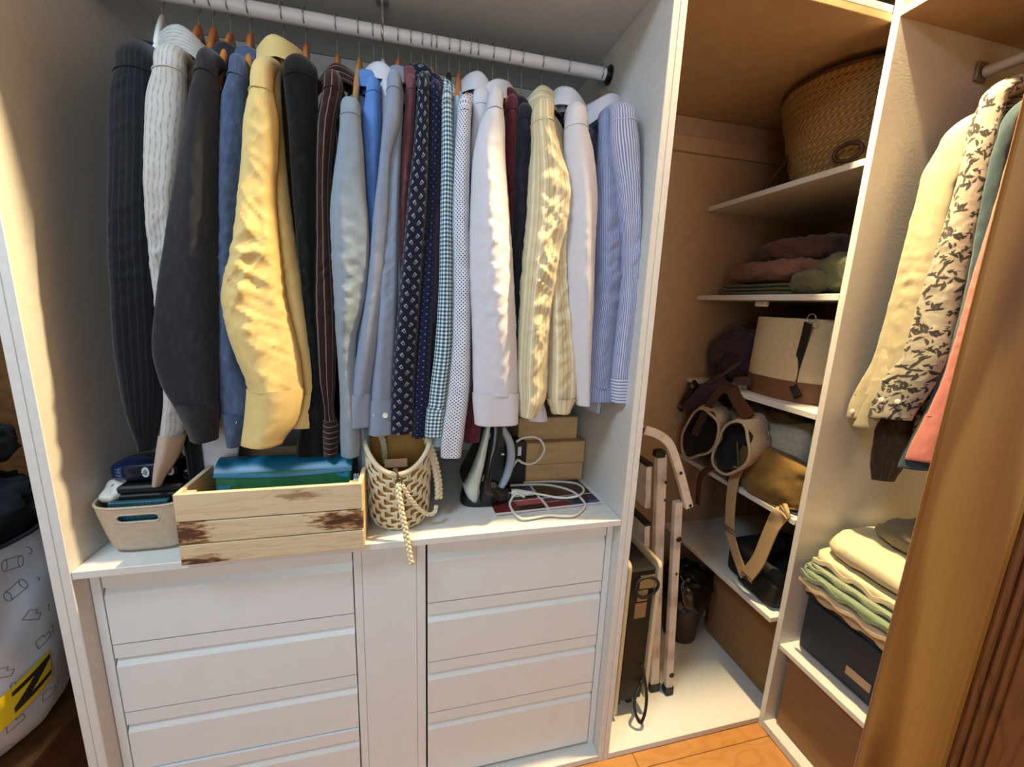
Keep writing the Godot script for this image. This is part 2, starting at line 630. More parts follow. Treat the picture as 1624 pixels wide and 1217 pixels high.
	for x in [XL - 0.0312, XR + 0.008, 0.955]:
		P.call("divider", Vector3(x, TOP + 0.0312, ZB + 0.006), Vector3(x + 0.016, 2.36, -0.001))
	b = MB.new()
	b.span(Vector3(XL - 0.031, TOP + 0.033, -0.0165) + o, Vector3(XR + 0.014, 2.374, -0.002) + o)
	b.span(Vector3(XR + 0.017, TOP + 0.033, -0.0165) + o, Vector3(0.955, 2.374, -0.002) + o)
	part(t, "door", b, M.front)

func drawer_unit(x0: float, d0: float, d1: float, x1: float, last_is_right: bool, label: String, open_: float):
	var t := thing("drawer_unit", label, "drawers", Vector3((x0 + x1) * 0.5, 0.0215, -0.28))
	var o := -t.position
	var zf := -0.035
	var b := MB.new()
	var y1 := CY - 0.0167
	b.span(Vector3(x0, 0.0216, ZB + 0.002) + o, Vector3(d0 - 0.0008, y1, zf) + o, 0.0008)
	b.span(Vector3(d1 + 0.0008, 0.0216, ZB + 0.002) + o, Vector3(x1, y1, zf) + o, 0.0008)
	b.span(Vector3(d0, 0.0216, ZB + 0.002) + o, Vector3(d1, y1, ZB + 0.012) + o, 0.0008)
	part(t, "body", b, M.front)
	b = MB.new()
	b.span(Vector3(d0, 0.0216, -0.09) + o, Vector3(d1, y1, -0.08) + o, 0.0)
	part(t, "shadow_board", b, M.dark_gap)  # near-black sheet added so the drawer gaps carry painted shade
	var rows := [[y1 - 0.001, 0.5505], [0.5475, 0.3865], [0.3835, 0.2365], [0.2335, 0.0315]]
	for k in rows.size():
		var top: float = rows[k][0]
		var bot: float = rows[k][1]
		var dx := open_ if k == 3 else 0.0
		# outline in (z, y): lip, finger groove, slope back out to the face
		var ly := 0.030 if k else 0.044
		var poly := PackedVector2Array([Vector2(-0.03, bot), Vector2(0, bot + 0.0), Vector2(0.0, top - ly - 0.021), Vector2(-0.0095, top - ly - 0.001), Vector2(-0.0095, top - ly + 0.0), Vector2(-0.0005, top - ly), Vector2(-0.0005, top), Vector2(-0.03, top)])
		b = MB.new()
		b.xf = Transform3D(Basis(Vector3(0, 0, 1), Vector3(0, 1, 0), Vector3(-1, 0, 0)), Vector3(0, 0, 0))
		# the prism's x becomes z, its z becomes -x
		b.prism(poly, -(d1 - 0.0016), -(d0 + 0.0012 + (0.0022 if last_is_right else 0.0)), 0.0006)
		b.xf = Transform3D()
		var mi := part(t, "drawer", b, M.front)
		mi.position = o + Vector3(0, 0, zf + dx)

# ------------------------------------------------------------------ clothes on the long rail
var wr := FastNoiseLite.new()

func fabric_textures():
	wr.seed = 11
	wr.frequency = 1.0
	wr.fractal_octaves = 2
	var weave := painted(64, func(u: float, v: float):
		var h := 0.5 + 0.25 * sin(u * TAU * 8.0) * cos(v * TAU * 8.0) + 0.2 * sin((u + v) * TAU * 4.0)
		return Color(h, h, h))
	M.weave_n = normal_of(weave, 3.0)
	var plain := func(key: String, a: Color, var_ := 0.06):
		M[key] = cloth(noise_tex(0.09, key.hash() % 1000, [a.darkened(var_), a, a.lightened(var_)], 128, 4, Vector2(1.0, 0.35)), Vector2(0.16, 0.16))
	plain.call("navy_cloth", Color(0.10, 0.11, 0.15))
	plain.call("charcoal", Color(0.135, 0.135, 0.15), 0.05)
	plain.call("chambray", Color(0.26, 0.315, 0.42), 0.10)
	plain.call("yellow", Color(0.80, 0.70, 0.46), 0.03)
	plain.call("black_cloth", Color(0.035, 0.037, 0.045))
	plain.call("pale_blue", Color(0.50, 0.55, 0.60), 0.03)
	plain.call("blue", Color(0.34, 0.49, 0.74), 0.06)
	plain.call("white_cloth", Color(0.775, 0.77, 0.80), 0.02)
	plain.call("mauve", Color(0.42, 0.25, 0.28), 0.08)
	plain.call("plum", Color(0.22, 0.16, 0.24), 0.08)
	plain.call("sky", Color(0.58, 0.68, 0.76), 0.05)
	plain.call("burgundy", Color(0.30, 0.11, 0.16), 0.08)
	plain.call("ink", Color(0.115, 0.115, 0.16), 0.08)
	plain.call("teal", Color(0.20, 0.27, 0.30), 0.08)
	plain.call("coral", Color(0.70, 0.43, 0.40), 0.06)
	plain.call("oat", Color(0.63, 0.595, 0.49), 0.04)
	plain.call("taupe_cuff", Color(0.66, 0.59, 0.53), 0.04)
	plain.call("brown_cloth", Color(0.24, 0.19, 0.15), 0.1)
	var stripes := func(key: String, a: Color, c: Color, period: float, share: float, soft := 0.12):
		M[key] = cloth(painted(64, func(u: float, _v: float):
			var d := absf(fposmod(u, 1.0) - 0.5) * 2.0
			return a.lerp(c, smoothstep(1.0 - share - soft, 1.0 - share + soft, d))), Vector2(period, period))
	stripes.call("navy_pin", Color(0.07, 0.075, 0.10), Color(0.125, 0.125, 0.15), 0.010, 0.25)
	stripes.call("brown_pin", Color(0.15, 0.095, 0.09), Color(0.55, 0.40, 0.36), 0.012, 0.13, 0.08)
	stripes.call("blue_fine", Color(0.46, 0.50, 0.66), Color(0.78, 0.79, 0.84), 0.0042, 0.40)
	stripes.call("blue_fine_b", Color(0.38, 0.44, 0.62), Color(0.62, 0.66, 0.76), 0.0042, 0.40)
	M.blue_cuff = cloth(painted(64, func(_u: float, v: float):
		var d := absf(fposmod(v, 1.0) - 0.5) * 2.0
		return Color(0.78, 0.79, 0.84).lerp(Color(0.46, 0.50, 0.66), smoothstep(0.45, 0.65, d))), Vector2(0.0075, 0.0075))
	M.brown_cuff = cloth(painted(64, func(_u: float, v: float):
		var d := absf(fposmod(v, 1.0) - 0.5) * 2.0
		return Color(0.15, 0.095, 0.09).lerp(Color(0.55, 0.40, 0.36), smoothstep(0.8, 0.92, d))), Vector2(0.012, 0.012))
	M.cream_stripe = cloth(painted(128, func(u: float, _v: float):
		var d := absf(fposmod(u * 3.0, 1.0) - 0.5) * 2.0
		var e := absf(fposmod(u, 1.0) - 0.5) * 2.0
		var c := Color(0.78, 0.73, 0.60).lerp(Color(0.58, 0.52, 0.40), smoothstep(0.80, 0.92, d) * 0.75)
		return c.lerp(Color(0.86, 0.83, 0.74), smoothstep(0.82, 0.95, e))), Vector2(0.027, 0.027))
	M.grey_lines = cloth(painted(128, func(u: float, v: float):
		var d := absf(fposmod(u * 5.0 + sin(v * TAU) * 0.12, 1.0) - 0.5) * 2.0
		return Color(0.68, 0.665, 0.64).lerp(Color(0.44, 0.43, 0.43), smoothstep(0.55, 0.98, d) * (0.42 + 0.2 * sin(v * TAU * 3.0 + u * 9.0)))), Vector2(0.034, 0.05))
	M.denim = cloth(painted(64, func(u: float, v: float):
		var a := sin((u + v) * TAU * 8.0) * 0.5 + 0.5
		var b := sin((u - v) * TAU * 8.0) * 0.5 + 0.5
		return Color(0.40, 0.45, 0.54).lerp(Color(0.74, 0.77, 0.82), a * b)), Vector2(0.026, 0.026))
	var gc := [Color(0.86, 0.88, 0.88), Color(0.46, 0.57, 0.62), Color(0.15, 0.27, 0.34)]
	M.gingham = cloth(painted(32, func(u: float, v: float):
		return gc[(1 if u < 0.5 else 0) + (1 if v < 0.5 else 0)]), Vector2(0.0082, 0.0082))
	M.houndstooth = cloth(painted(64, func(u: float, v: float):
		var a := fposmod(u + v, 1.0) < 0.5
		var b := fposmod(u - v, 1.0) < 0.5
		return Color(0.20, 0.23, 0.36) if a and b else Color(0.82, 0.83, 0.86)), Vector2(0.0075, 0.0075))
	M.paisley = cloth(painted(256, func(u: float, v: float):
		var c := Color(0.085, 0.095, 0.16)
		for q in [[0.25, 0.25, 1], [0.75, 0.75, -1]]:
			var p := Vector2(u - q[0], fposmod(v - q[1] + 0.5, 1.0) - 0.5)
			p = p.rotated(0.7 * q[2])
			p.y *= 0.62
			var w := 0.115 - p.y * 0.35
			var d := absf(p.x) / maxf(w, 0.001)
			if absf(p.y) < 0.12 and d < 1.0:
				c = Color(0.52, 0.54, 0.60) if d > 0.45 or p.y < -0.06 else Color(0.12, 0.13, 0.2)
		return c), Vector2(0.022, 0.025))
	M.dots = cloth(painted(64, func(u: float, v: float):
		var d := minf(Vector2(u - 0.25, v - 0.25).length(), Vector2(u - 0.75, v - 0.75).length())
		return Color(0.085, 0.10, 0.20).lerp(Color(0.42, 0.47, 0.60), 1.0 - smoothstep(0.06, 0.11, d))), Vector2(0.014, 0.014))
	M.leaves = cloth(leaf_print(), Vector2(0.2, 0.2))
	M.wood_hanger = tex_mat(wood_tex(41, Color(0.80, 0.50, 0.24), Color(0.66, 0.38, 0.16), 3.0, 128), Vector2(0.2, 0.05), 0.35)
	M.pale_hanger = tex_mat(wood_tex(43, Color(0.74, 0.56, 0.36), Color(0.62, 0.44, 0.26), 3.0, 128), Vector2(0.2, 0.05), 0.4)
	M.dark_hanger = flat(Color(0.10, 0.07, 0.06), 0.35)
	M.white_plastic = flat(Color(0.84, 0.84, 0.82), 0.35)
	M.button = flat(Color(0.85, 0.84, 0.80), 0.3)

func cloth(t: Texture2D, tile: Vector2) -> StandardMaterial3D:
	var m := tex_mat(t, tile, 0.92)
	m.metallic_specular = 0.25
	m.rim_enabled = true
	m.rim = 0.25
	m.rim_tint = 0.7
	return m

func leaf_print() -> ImageTexture:
	var r := RandomNumberGenerator.new()
	r.seed = 5
	var L := []
	for k in 430: L.append([r.randf(), r.randf(), r.randf() * TAU, 0.035 + r.randf() * 0.035, r.randf()])
	return painted(192, func(u: float, v: float):
		var c := Color(0.55, 0.53, 0.48)
		for q in L:
			var dx: float = fposmod(u - q[0] + 0.5, 1.0) - 0.5
			var dy: float = fposmod(v - q[1] + 0.5, 1.0) - 0.5
			var ln: float = q[3]
			if absf(dx) > ln * 1.1 or absf(dy) > ln * 1.1: continue
			var p := Vector2(dx, dy).rotated(q[2])
			var t := p.x / ln
			var w := ln * 0.30 * (1.0 - t * t)
			if absf(t) < 1.0 and absf(p.y + 0.25 * t * t * ln) < w: c = Color(0.19, 0.18, 0.18) if q[4] > 0.5 else Color(0.60, 0.58, 0.53)
		return c)

func crm(a: float, b: float, c: float, d: float, t: float) -> float:
	return 0.5 * (2.0 * b + (c - a) * t + (2.0 * a - 5.0 * b + 4.0 * c - d) * t * t + (3.0 * b - a - 3.0 * c + d) * t * t * t)

# rows of numbers, read at t in 0..1 of their first column
func row_at(rows: Array, y: float) -> Array:
	var k := 0
	while k < rows.size() - 2 and y > rows[k + 1][0]: k += 1
	var t := clampf((y - rows[k][0]) / maxf(rows[k + 1][0] - rows[k][0], 0.001), 0.0, 1.0)
	var out := []
	for c in range(1, rows[0].size()):
		out.append(crm(rows[maxi(k - 1, 0)][c], rows[k][c], rows[k + 1][c], rows[mini(k + 2, rows.size() - 1)][c], t))
	return out

var side_x := 0.0          # not 0: sleeve rows are read in planes of x (clothes in the side cabinet)

# A hanging sleeve or fold of cloth. rows: [y, one edge, other edge] as measured in the photograph, taken at the depth z0 (top) to z1 (bottom);
# it becomes a closed, folded tube of cloth d deep. The part below cuff_y is the cuff.
func sleeve_mesh(rows: Array, z0: float, z1: float, d: float, wrinkle: float, sd: float, ya: float, yb: float, dome := true, open_end := true, grow := 0.0, neck = null) -> MB:
	var nv := int(clampf((yb - ya) / 5.0, 6, 110))
	var nu := 45
	var g := PackedVector3Array()
	var uvs := PackedVector2Array()
	var y_first: float = rows[0][0]
	var y_last: float = rows[rows.size() - 1][0]
	var extra := 12 if dome else 0
	var tail := 3 if open_end else 0
	var total := nv + 1 + extra + tail
	var vl := 0.0
	var fr := Vector3(-1, 0, 0) if side_x else Vector3(0, 0, 1)      # towards the viewer
	var ax := Vector3(0, 0, 1) if side_x else Vector3(1, 0, 0)      # across the sleeve
	var prev := Vector3.ZERO
	for j in total:
		var jj := clampi(j - extra, 0, nv)
		var yp := lerpf(ya, yb, float(jj) / nv)
		var e := row_at(rows, yp)
		var t := (yp - y_first) / (y_last - y_first)
		var z := lerpf(z0, z1, t)
		var pa := atx(e[0], yp, z) if side_x else at(e[0], yp, z)
		var pb := atx(e[1], yp, z) if side_x else at(e[1], yp, z)
		var c := (pa + pb) * 0.5
		var wide := absf(pb.z - pa.z) if side_x else pb.x - pa.x
		var hw := wide * 0.5 + grow
		var hd := d * (0.75 + 0.45 * sin(clampf(t, 0, 1) * PI)) + grow
		hd = minf(hd, hw * 1.25)
		var up := 0.0                                      # how far the ring is turned over the shoulder
		if j < extra:                                     # over the shoulder and back to the neck
			var q := float(j) / extra
			var n0: Vector3 = neck
			var n1 := c.lerp(n0, 0.1) - fr * 0.008
			n1.y = lerpf(n0.y, c.y, 0.5) + 0.004
			if not side_x: n1.z = z - 0.008
			else: n1.x = z + 0.008
			var T := (n1 - n0) * (2.0 * (1.0 - q)) + (c - n1) * (2.0 * q)
			up = clampf(atan2(T.dot(fr), -T.y), 0.0, PI * 0.5)
			c = n0 * ((1.0 - q) * (1.0 - q)) + n1 * (2.0 * q * (1.0 - q)) + c * (q * q)
			hw = lerpf(minf(0.030, hw), hw, smoothstep(0.0, 1.0, q))
			hd = lerpf(0.020, hd, q)
		if j > extra + nv:                                # the hem turned in
			var q2 := float(j - extra - nv)
			hw -= 0.002 * q2
			hd -= 0.002 * q2
			c.y += 0.006 * (q2 - 1.0)
		if j > 0: vl += (c - prev).length()
		prev = c
		var slope := (pb.y - pa.y) / maxf(wide, 0.001)
		for i in nu:
			var a := TAU * i / (nu - 1)
			var ca := cos(a)
			var sa := sin(a)
			var k := 0.14 * sin(a * 3.0 + sd + vl * 5.0) * minf(1.0, t * 2.0 + 0.3)
			var dd := sa * hd * (1.0 + k)
			var p := c + ax * (ca * hw) + fr * (dd * cos(up))
			p.y += slope * ca * hw * 0.6 * (1.0 - up) + dd * sin(up)
			var w := 0.0
			if j >= extra and j <= extra + nv and wrinkle > 0.0:
				var mid := 0.55 + 0.9 * exp(-pow((t - 0.52) / 0.16, 2.0))
				for dirn in 2:
					var th := 0.62 + 0.25 * sin(sd * 3.0) if dirn == 0 else -0.45 + 0.2 * sin(sd * 5.0)
					var al := p.x * cos(th) + p.y * sin(th)
					var ac := -p.x * sin(th) + p.y * cos(th)
					var nn := absf(wr.get_noise_3d(al * 7.0, ac * 24.0, p.z * 10.0 + sd * 7.0 + dirn * 31.0))
					w += (pow(1.0 - minf(nn * 2.2, 1.0), 2.0) - 0.25) * mid
				w += 0.35 * wr.get_noise_3d(p.x * 40.0, p.y * 12.0, p.z * 30.0 + sd)
				w += 0.7 * wr.get_noise_3d(p.x * 11.0, p.y * 2.6, p.z * 11.0 + sd * 3.0)
				var fl := 1.0 - absf(ca) * 0.75
				p += (ax * (ca * 0.3) + fr * sa).normalized() * (w * wrinkle * fl)
			g.append(p)
			uvs.append(Vector2(a / TAU * 0.30, vl))
	var b := MB.new()
	b.grid(g, nu, total, true, 0, scale_u(g, uvs, nu, total))
	return b

# around: metres round the middle ring, so that stripes keep their width
func scale_u(g: PackedVector3Array, uvs: PackedVector2Array, nu: int, nv: int) -> PackedVector2Array:
	var m := nv / 2
	var acc := [0.0]
	for i in range(1, nu): acc.append(acc[i - 1] + (g[m * nu + i] - g[m * nu + i - 1]).length())
	for j in nv:
		for i in nu: uvs[j * nu + i] = Vector2(acc[i], uvs[j * nu + i].y)
	return uvs

# the body of a shirt: hangs in the plane across the rail, from the neck over the slope of the hanger down to the hem
func torso_mesh(x0: float, xs: float, yn: float, ysh: float, zs: float, hem: float, thick: float, sd: float, amp: float) -> MB:
	var nu := 57
	var nv := 34
	var g := PackedVector3Array()
	var ext := absf(zs - ROD_Z)
	for j in nv + 1:
		var t := float(j) / nv
		var h: float
		var y: float
		if t < 0.3:
			var q := t / 0.3
			h = lerpf(0.035, ext, pow(q, 0.9))
			y = lerpf(yn, ysh - 0.02, pow(q, 1.15))
		else:
			var q := (t - 0.3) / 0.7
			h = ext * (1.0 + 0.02 * sin(q * PI))
			y = lerpf(ysh - 0.02, hem, q)
		var th := thick * lerpf(0.65, 1.0, smoothstep(0.0, 0.35, t))
		for i in nu:
			var a := TAU * i / (nu - 1)
			var zz := signf(sin(a)) * pow(absf(sin(a)), 0.8) * h
			var xx := signf(cos(a)) * pow(absf(cos(a)), 0.7) * th
			var lean := (xs - x0) * clampf(zz / ext, -0.3, 1.0)
			xx += amp * smoothstep(0.15, 0.7, t) * (sin(zz * 62.0 + sd * 4.0 + y * 2.0) * 0.6 + wr.get_noise_3d(zz * 22.0, y * 4.0, sd * 9.0))
			g.append(Vector3(x0 + lean + xx, y, ROD_Z + zz))
	for i in nu: g.append(Vector3(lerpf(x0, g[nv * nu + i].x, 0.6), hem + 0.01, lerpf(ROD_Z, g[nv * nu + i].z, 0.97)))
	var b := MB.new()
	b.grid(g, nu, nv + 2, true)
	return b

# a shirt collar: a stand round the neck and a leaf folded over it, its points on the chest side (side = +1 or -1 in x)
func collar_mesh(x0: float, yn: float, lean: float, side: float, hgt: float, wide: float, sd: float) -> MB:
	var nu := 9
	var nv := 33
	var g := PackedVector3Array()
	for j in nv:
		var q := float(j) / (nv - 1) * 2.0 - 1.0
		var a := q * 2.62
		var front := smoothstep(0.55, 1.0, absf(q))
		var rad := Vector2(0.036, 0.068) * wide
		var dir := Vector2(-cos(a) * side, sin(a))
		var ctr := Vector3(x0, yn, ROD_Z)
		var sec := [[0.0, -0.018], [-0.001, 0.004], [0.0, hgt], [0.005, hgt + 0.004], [0.011, hgt - 0.003], [0.015 + 0.003 * front, 0.008 - 0.006 * front], [0.020 + 0.006 * front, -0.010 - 0.018 * front], [0.0215 + 0.006 * front, -0.012 - 0.019 * front], [0.019 + 0.006 * front, -0.011 - 0.018 * front]]
		for s in sec:
			var r := rad + Vector2(s[0], s[0])
			var p := ctr + Vector3(dir.x * r.x, s[1] - 0.022 * front - 0.012 * absf(dir.y), dir.y * r.y)
			p.x += lean * (p.z - ROD_Z)
			p.y += 0.003 * sin(q * 7.0 + sd)
			g.append(p)
	var b := MB.new()
	b.grid(g, nu, nv, false, -1)
	return b

func hanger(called: String, label: String, hx: float, wy: float, xs: float, zs: float, ysh: float, m: Material, has_bar := true):
	var top := at(hx, wy, ROD_Z)
	var t := thing(called, label, "hanger", Vector3(top.x, top.y - 0.05, ROD_Z), "hangers on the long rail")
	var o := -t.position
	var pts := []
	var cy := ROD_Y + 0.0035
	for k in 15:
		var a := deg_to_rad(-60.0 + 240.0 * k / 14.0)
		pts.append(Vector3(top.x, cy + sin(a) * 0.0185, ROD_Z + cos(a) * 0.0185) + o)
	pts.append(Vector3(top.x, cy - 0.018, ROD_Z - 0.013) + o)
	pts.append(Vector3(top.x, cy - 0.030, ROD_Z - 0.002) + o)
	pts.append(Vector3(top.x, minf(top.y - 0.004, cy - 0.034), ROD_Z) + o)
	var b := MB.new()
	b.tube(pts, 0.0016, 6)
	part(t, "hook", b, M.steel)
	if not has_bar: return
	# the shoulder bar: a bow from end to end
	var g := PackedVector3Array()
	var n := 31
	var ext := absf(zs - ROD_Z) - 0.035
	for k in n:
		var s := float(k) / (n - 1) * 2.0 - 1.0
		var y := lerpf(top.y - 0.017, ysh - 0.015, pow(absf(s), 1.25))
		var hh := lerpf(0.017, 0.010, absf(s))
		if absf(s) > 0.99: hh = 0.001
		for i in 13:
			var a := TAU * i / 12.0
			g.append(Vector3(top.x + cos(a) * 0.0065 + (xs - top.x) * maxf(s, -0.3), y + sin(a) * hh, ROD_Z + s * ext) + o)
	b = MB.new()
	b.grid(g, 13, n, true)
	part(t, "shoulder_bar", b, m)

# limbs: {p: part, r: rows, z: [top, bottom], d: depth, c: where the cuff begins (0 none), w: wrinkle}
func garment(called: String, label: String, category: String, m: Material, hx: float, wy: float, neck: Vector2, limbs: Array, o := {}):
	var hz: float = ROD_Z
	var top := at(hx, wy, hz)
	var nk := at(neck.x, neck.y, hz)
	var sd := hx * 0.37
	var first: Dictionary = limbs[0]
	var r0: Array = first.r[0]
	var zs: float = first.z[0]
	var sh := at((r0[1] + r0[2]) * 0.5, r0[0], zs)
	var hem: float = o.get("hem", 0.99)
	var x0 := lerpf(top.x, nk.x, 0.5)
	var yn := minf(nk.y - 0.036, top.y - 0.026)
	var t := thing(called, label, category, Vector3(x0, hem, ROD_Z), "garments on the long rail")
	var off := -t.position
	var yneck := yn - 0.004
	var move := func(b: MB) -> MB:
		for k in b.v.size(): b.v[k] += off
		return b
	part(t, "body", move.call(torso_mesh(x0, sh.x, yneck, sh.y, zs - 0.012, hem, o.get("thick", 0.014), sd, o.get("fold", 0.006))), o.get("body_m", m))
	if o.get("collar", true):
		part(t, "collar", move.call(collar_mesh(x0, yn, (sh.x - x0) / (zs - ROD_Z), o.get("side", 1.0), o.get("ch", 0.024), o.get("cw", 1.0), sd)), o.get("collar_m", m), o.get("collar_label", ""))
	for L in limbs:
		var rows: Array = L.r
		var ya: float = rows[0][0]
		var yb: float = rows[rows.size() - 1][0]
		var cy: float = L.get("c", 0.0)
		var w: float = L.get("w", 0.004) * 0.5
		var d: float = L.get("d", 0.022)
		var ym := yb if cy == 0.0 else cy
		var sm: MB = move.call(sleeve_mesh(rows, L.z[0], L.z[1], d, w, sd + ya, ya, ym, L.get("dome", true), cy == 0.0, 0.0, Vector3(x0, yneck - 0.022, ROD_Z + 0.03)))
		var sl := part(t, L.get("p", "sleeve"), sm, L.get("m", m))
		if L == limbs[0]:                                  # the seam that joins the sleeve to the shoulder
			var ring := []
			for i in 44: ring.append(sm.v[14 * 45 + i] + Vector3(0, 0.004 * sin(TAU * i / 44.0), 0.0))
			var sb := MB.new()
			sb.tube(ring, 0.0013, 5, true)
			part(sl, "shoulder_seam", sb, L.get("m", m))
		if cy > 0.0:
			var cu := part(t, "cuff", move.call(sleeve_mesh(rows, L.z[0], L.z[1], d, w * 0.3, sd, cy - 3.0, yb, false, true, 0.0022)), L.get("cm", L.get("m", m)))
			for bt in L.get("buttons", []):
				var b := MB.new()
				var bz: float = lerpf(L.z[0], L.z[1], (bt[1] - ya) / (yb - ya)) + d * 0.80
				var q := at(bt[0], bt[1], bz) + off
				b.xf = Transform3D(Basis(Vector3.RIGHT, PI / 2), q)
				b.lathe([[0.0, 0.0], [0.0058, 0.0], [0.0058, 0.0022], [0.0048, 0.003], [0.0038, 0.0022], [0.0, 0.0022]], Vector3.ZERO, 14)
				b.xf = Transform3D()
				part(cu, "button", b, L.get("bm", M.button))
	hanger(o.get("hanger", "wooden_hanger"), o.get("hlabel", "hanger that carries the " + label.get_slice(",", 0).get_slice(" with ", 0)), hx, wy, sh.x, zs, sh.y, o.get("hm", M.wood_hanger))

func build_clothes():
	fabric_textures()
	# the rail
	var t := thing("clothes_rail", "long pale rail under the wardrobe's top that carries all the hangers", "rail", Vector3(-0.06, ROD_Y, ROD_Z))
	var b := MB.new()
	var g := PackedVector3Array()
	for j in 2:
		for i in 25:
			var a := TAU * i / 24.0
			g.append(Vector3((-0.542 if j == 0 else 0.552), sin(a) * 0.0145, cos(a) * 0.0145))
	b.grid(g, 25, 2, true)
	part(t, "rod", b, tex_mat(noise_tex(0.03, 61, [Color(0.80, 0.79, 0.80), Color(0.90, 0.89, 0.90), Color(0.85, 0.84, 0.85)], 128, 4, Vector2(8.0, 0.6)), Vector2(0.12, 0.5), 0.5))
	for x in [-0.5455, 0.5415]:
		b = MB.new()
		b.xf = Transform3D(Basis(Vector3(0, 0, 1), PI / 2), Vector3(x + 0.011, 0, 0))
		b.lathe([[0.0, 0.0], [0.022, 0.0], [0.022, 0.004], [0.0165, 0.005], [0.0165, 0.014], [0.0148, 0.014], [0.0148, 0.005], [0.0, 0.005]], Vector3.ZERO, 20)
		b.xf = Transform3D()
		part(t, "flange", b, M.dark_hanger)
	var bx: float = at(607, 40, ROD_Z).x + 0.06
	b = MB.new()
	b.tube([Vector3(bx, TOP - ROD_Y - 0.001, 0), Vector3(bx, 0.03, 0), Vector3(bx, 0.014, 0)], 0.004, 10)
	b.lathe([[0.0, TOP - ROD_Y - 0.006], [0.014, TOP - ROD_Y - 0.006], [0.014, TOP - ROD_Y - 0.0005], [0.0, TOP - ROD_Y - 0.0005]], Vector3(bx, 0, 0), 16)
	part(t, "bracket", b, M.steel)
	for k in 4:
		var q := TAU * k / 4.0
	b = MB.new()
	var ring := []
	for k in 24:
		var a := TAU * k / 24.0
		ring.append(Vector3(bx, cos(a) * 0.0165, sin(a) * 0.0165))
	b.tube(ring, 0.002, 6, true)
	part(t, "bracket_ring", b, M.steel)

	var S := func(z0: float, z1: float, rows: Array, extra := {}) -> Dictionary:
		var dd := {"r": rows, "z": [z0, z1]}
		dd.merge(extra, true)
		return dd
	garment("pinstripe_jacket", "dark navy pinstripe jacket on a white hanger, at the rail's end above the cream bin", "jacket", M.navy_pin, 257, 22, Vector2(252, 62), [
		S.call(-0.085, -0.075, [[110, 186, 250], [150, 177, 255], [250, 178, 258], [350, 180, 255], [450, 183, 258], [550, 187, 260], [630, 199, 258], [680, 212, 250], [712, 221, 244]], {"w": 0.005, "d": 0.035})],
		{"hem": 0.86, "thick": 0.022, "collar": true, "ch": 0.012, "hanger": "white_hanger", "hm": M.white_plastic, "hlabel": "white plastic hanger that carries the dark navy pinstripe jacket"})
	garment("lined_shirt", "white shirt with fine grey vertical lines and wide collar, beside the navy pinstripe jacket", "shirt", M.grey_lines, 315, 38, Vector2(292, 68), [
		S.call(-0.075, -0.07, [[108, 246, 296], [160, 234, 297], [250, 232, 292], [350, 236, 283], [450, 246, 290], [550, 256, 298], [620, 262, 299], [680, 257, 294], [725, 250, 280], [770, 244, 254]], {"w": 0.005, "d": 0.028, "c": 690, "cm": M.taupe_cuff})], {"hlabel": "wooden hanger that carries the white shirt with fine grey lines", "cw": 1.25, "ch": 0.03, "side": 1.0})
	garment("white_hidden_shirt", "white shirt squeezed beside the charcoal shirt, its pale hem showing over the crate", "shirt", M.white_cloth, 338, 40, Vector2(340, 82), [
		S.call(-0.14, -0.14, [[140, 290, 320], [300, 290, 330], [500, 290, 350], [690, 290, 378], [745, 290, 376]], {"w": 0.003, "d": 0.02, "p": "front_tail"})], {"hem": 0.84, "hlabel": "hanger that carries the white shirt squeezed beside the charcoal shirt"})
	garment("charcoal_shirt", "plain charcoal shirt with a broad cuff, its sleeve hanging in front of the wooden crate", "shirt", M.charcoal, 366, 50, Vector2(362, 80), [
		S.call(-0.068, -0.055, [[112, 312, 344], [150, 302, 347], [250, 286, 348], [400, 262, 348], [480, 250, 348], [555, 244, 347], [610, 258, 346], [650, 283, 345], [697, 305, 343]], {"w": 0.002, "d": 0.03, "c": 640})], {"side": -1.0})
	garment("chambray_shirt", "mid blue chambray shirt with a twisted open cuff, beside the yellow shirt", "shirt", M.chambray, 397, 48, Vector2(392, 84), [
		S.call(-0.085, -0.08, [[118, 364, 394], [160, 352, 392], [250, 348, 390], [400, 345, 384], [500, 343, 376], [580, 345, 388], [640, 350, 402], [670, 356, 394], [706, 362, 385]], {"w": 0.006, "d": 0.026, "c": 655, "buttons": [[371, 669]]})], {"side": -1.0})
	garment("yellow_shirt", "mustard yellow shirt with a crumpled elbow and a wide cuff, above the green file", "shirt", M.yellow, 450, 58, Vector2(444, 80), [
		S.call(-0.062, -0.05, [[140, 398, 432], [185, 390, 441], [250, 386, 440], [310, 380, 436], [380, 374, 442], [430, 360, 447], [466, 353, 452], [510, 358, 462], [560, 373, 474], [610, 392, 480], [640, 392, 478], [672, 389, 468], [704, 385, 446]], {"w": 0.010, "d": 0.036, "c": 618}),
		S.call(-0.105, -0.085, [[150, 426, 446], [250, 428, 453], [350, 432, 464], [450, 440, 480], [550, 446, 494], [620, 446, 504], [676, 438, 514]], {"w": 0.004, "d": 0.022, "p": "body_panel", "c": 626})], {"side": -1.0, "ch": 0.03, "cw": 1.15})
	garment("black_shirt", "plain black shirt between the yellow shirt and the brown pinstripe shirt", "shirt", M.black_cloth, 485, 66, Vector2(487, 92), [
		S.call(-0.09, -0.09, [[118, 450, 503], [200, 458, 505], [350, 468, 503], [500, 482, 502], [600, 488, 512], [720, 470, 520]], {"w": 0.004, "d": 0.03})], {"hem": 0.86, "thick": 0.02, "collar": false})
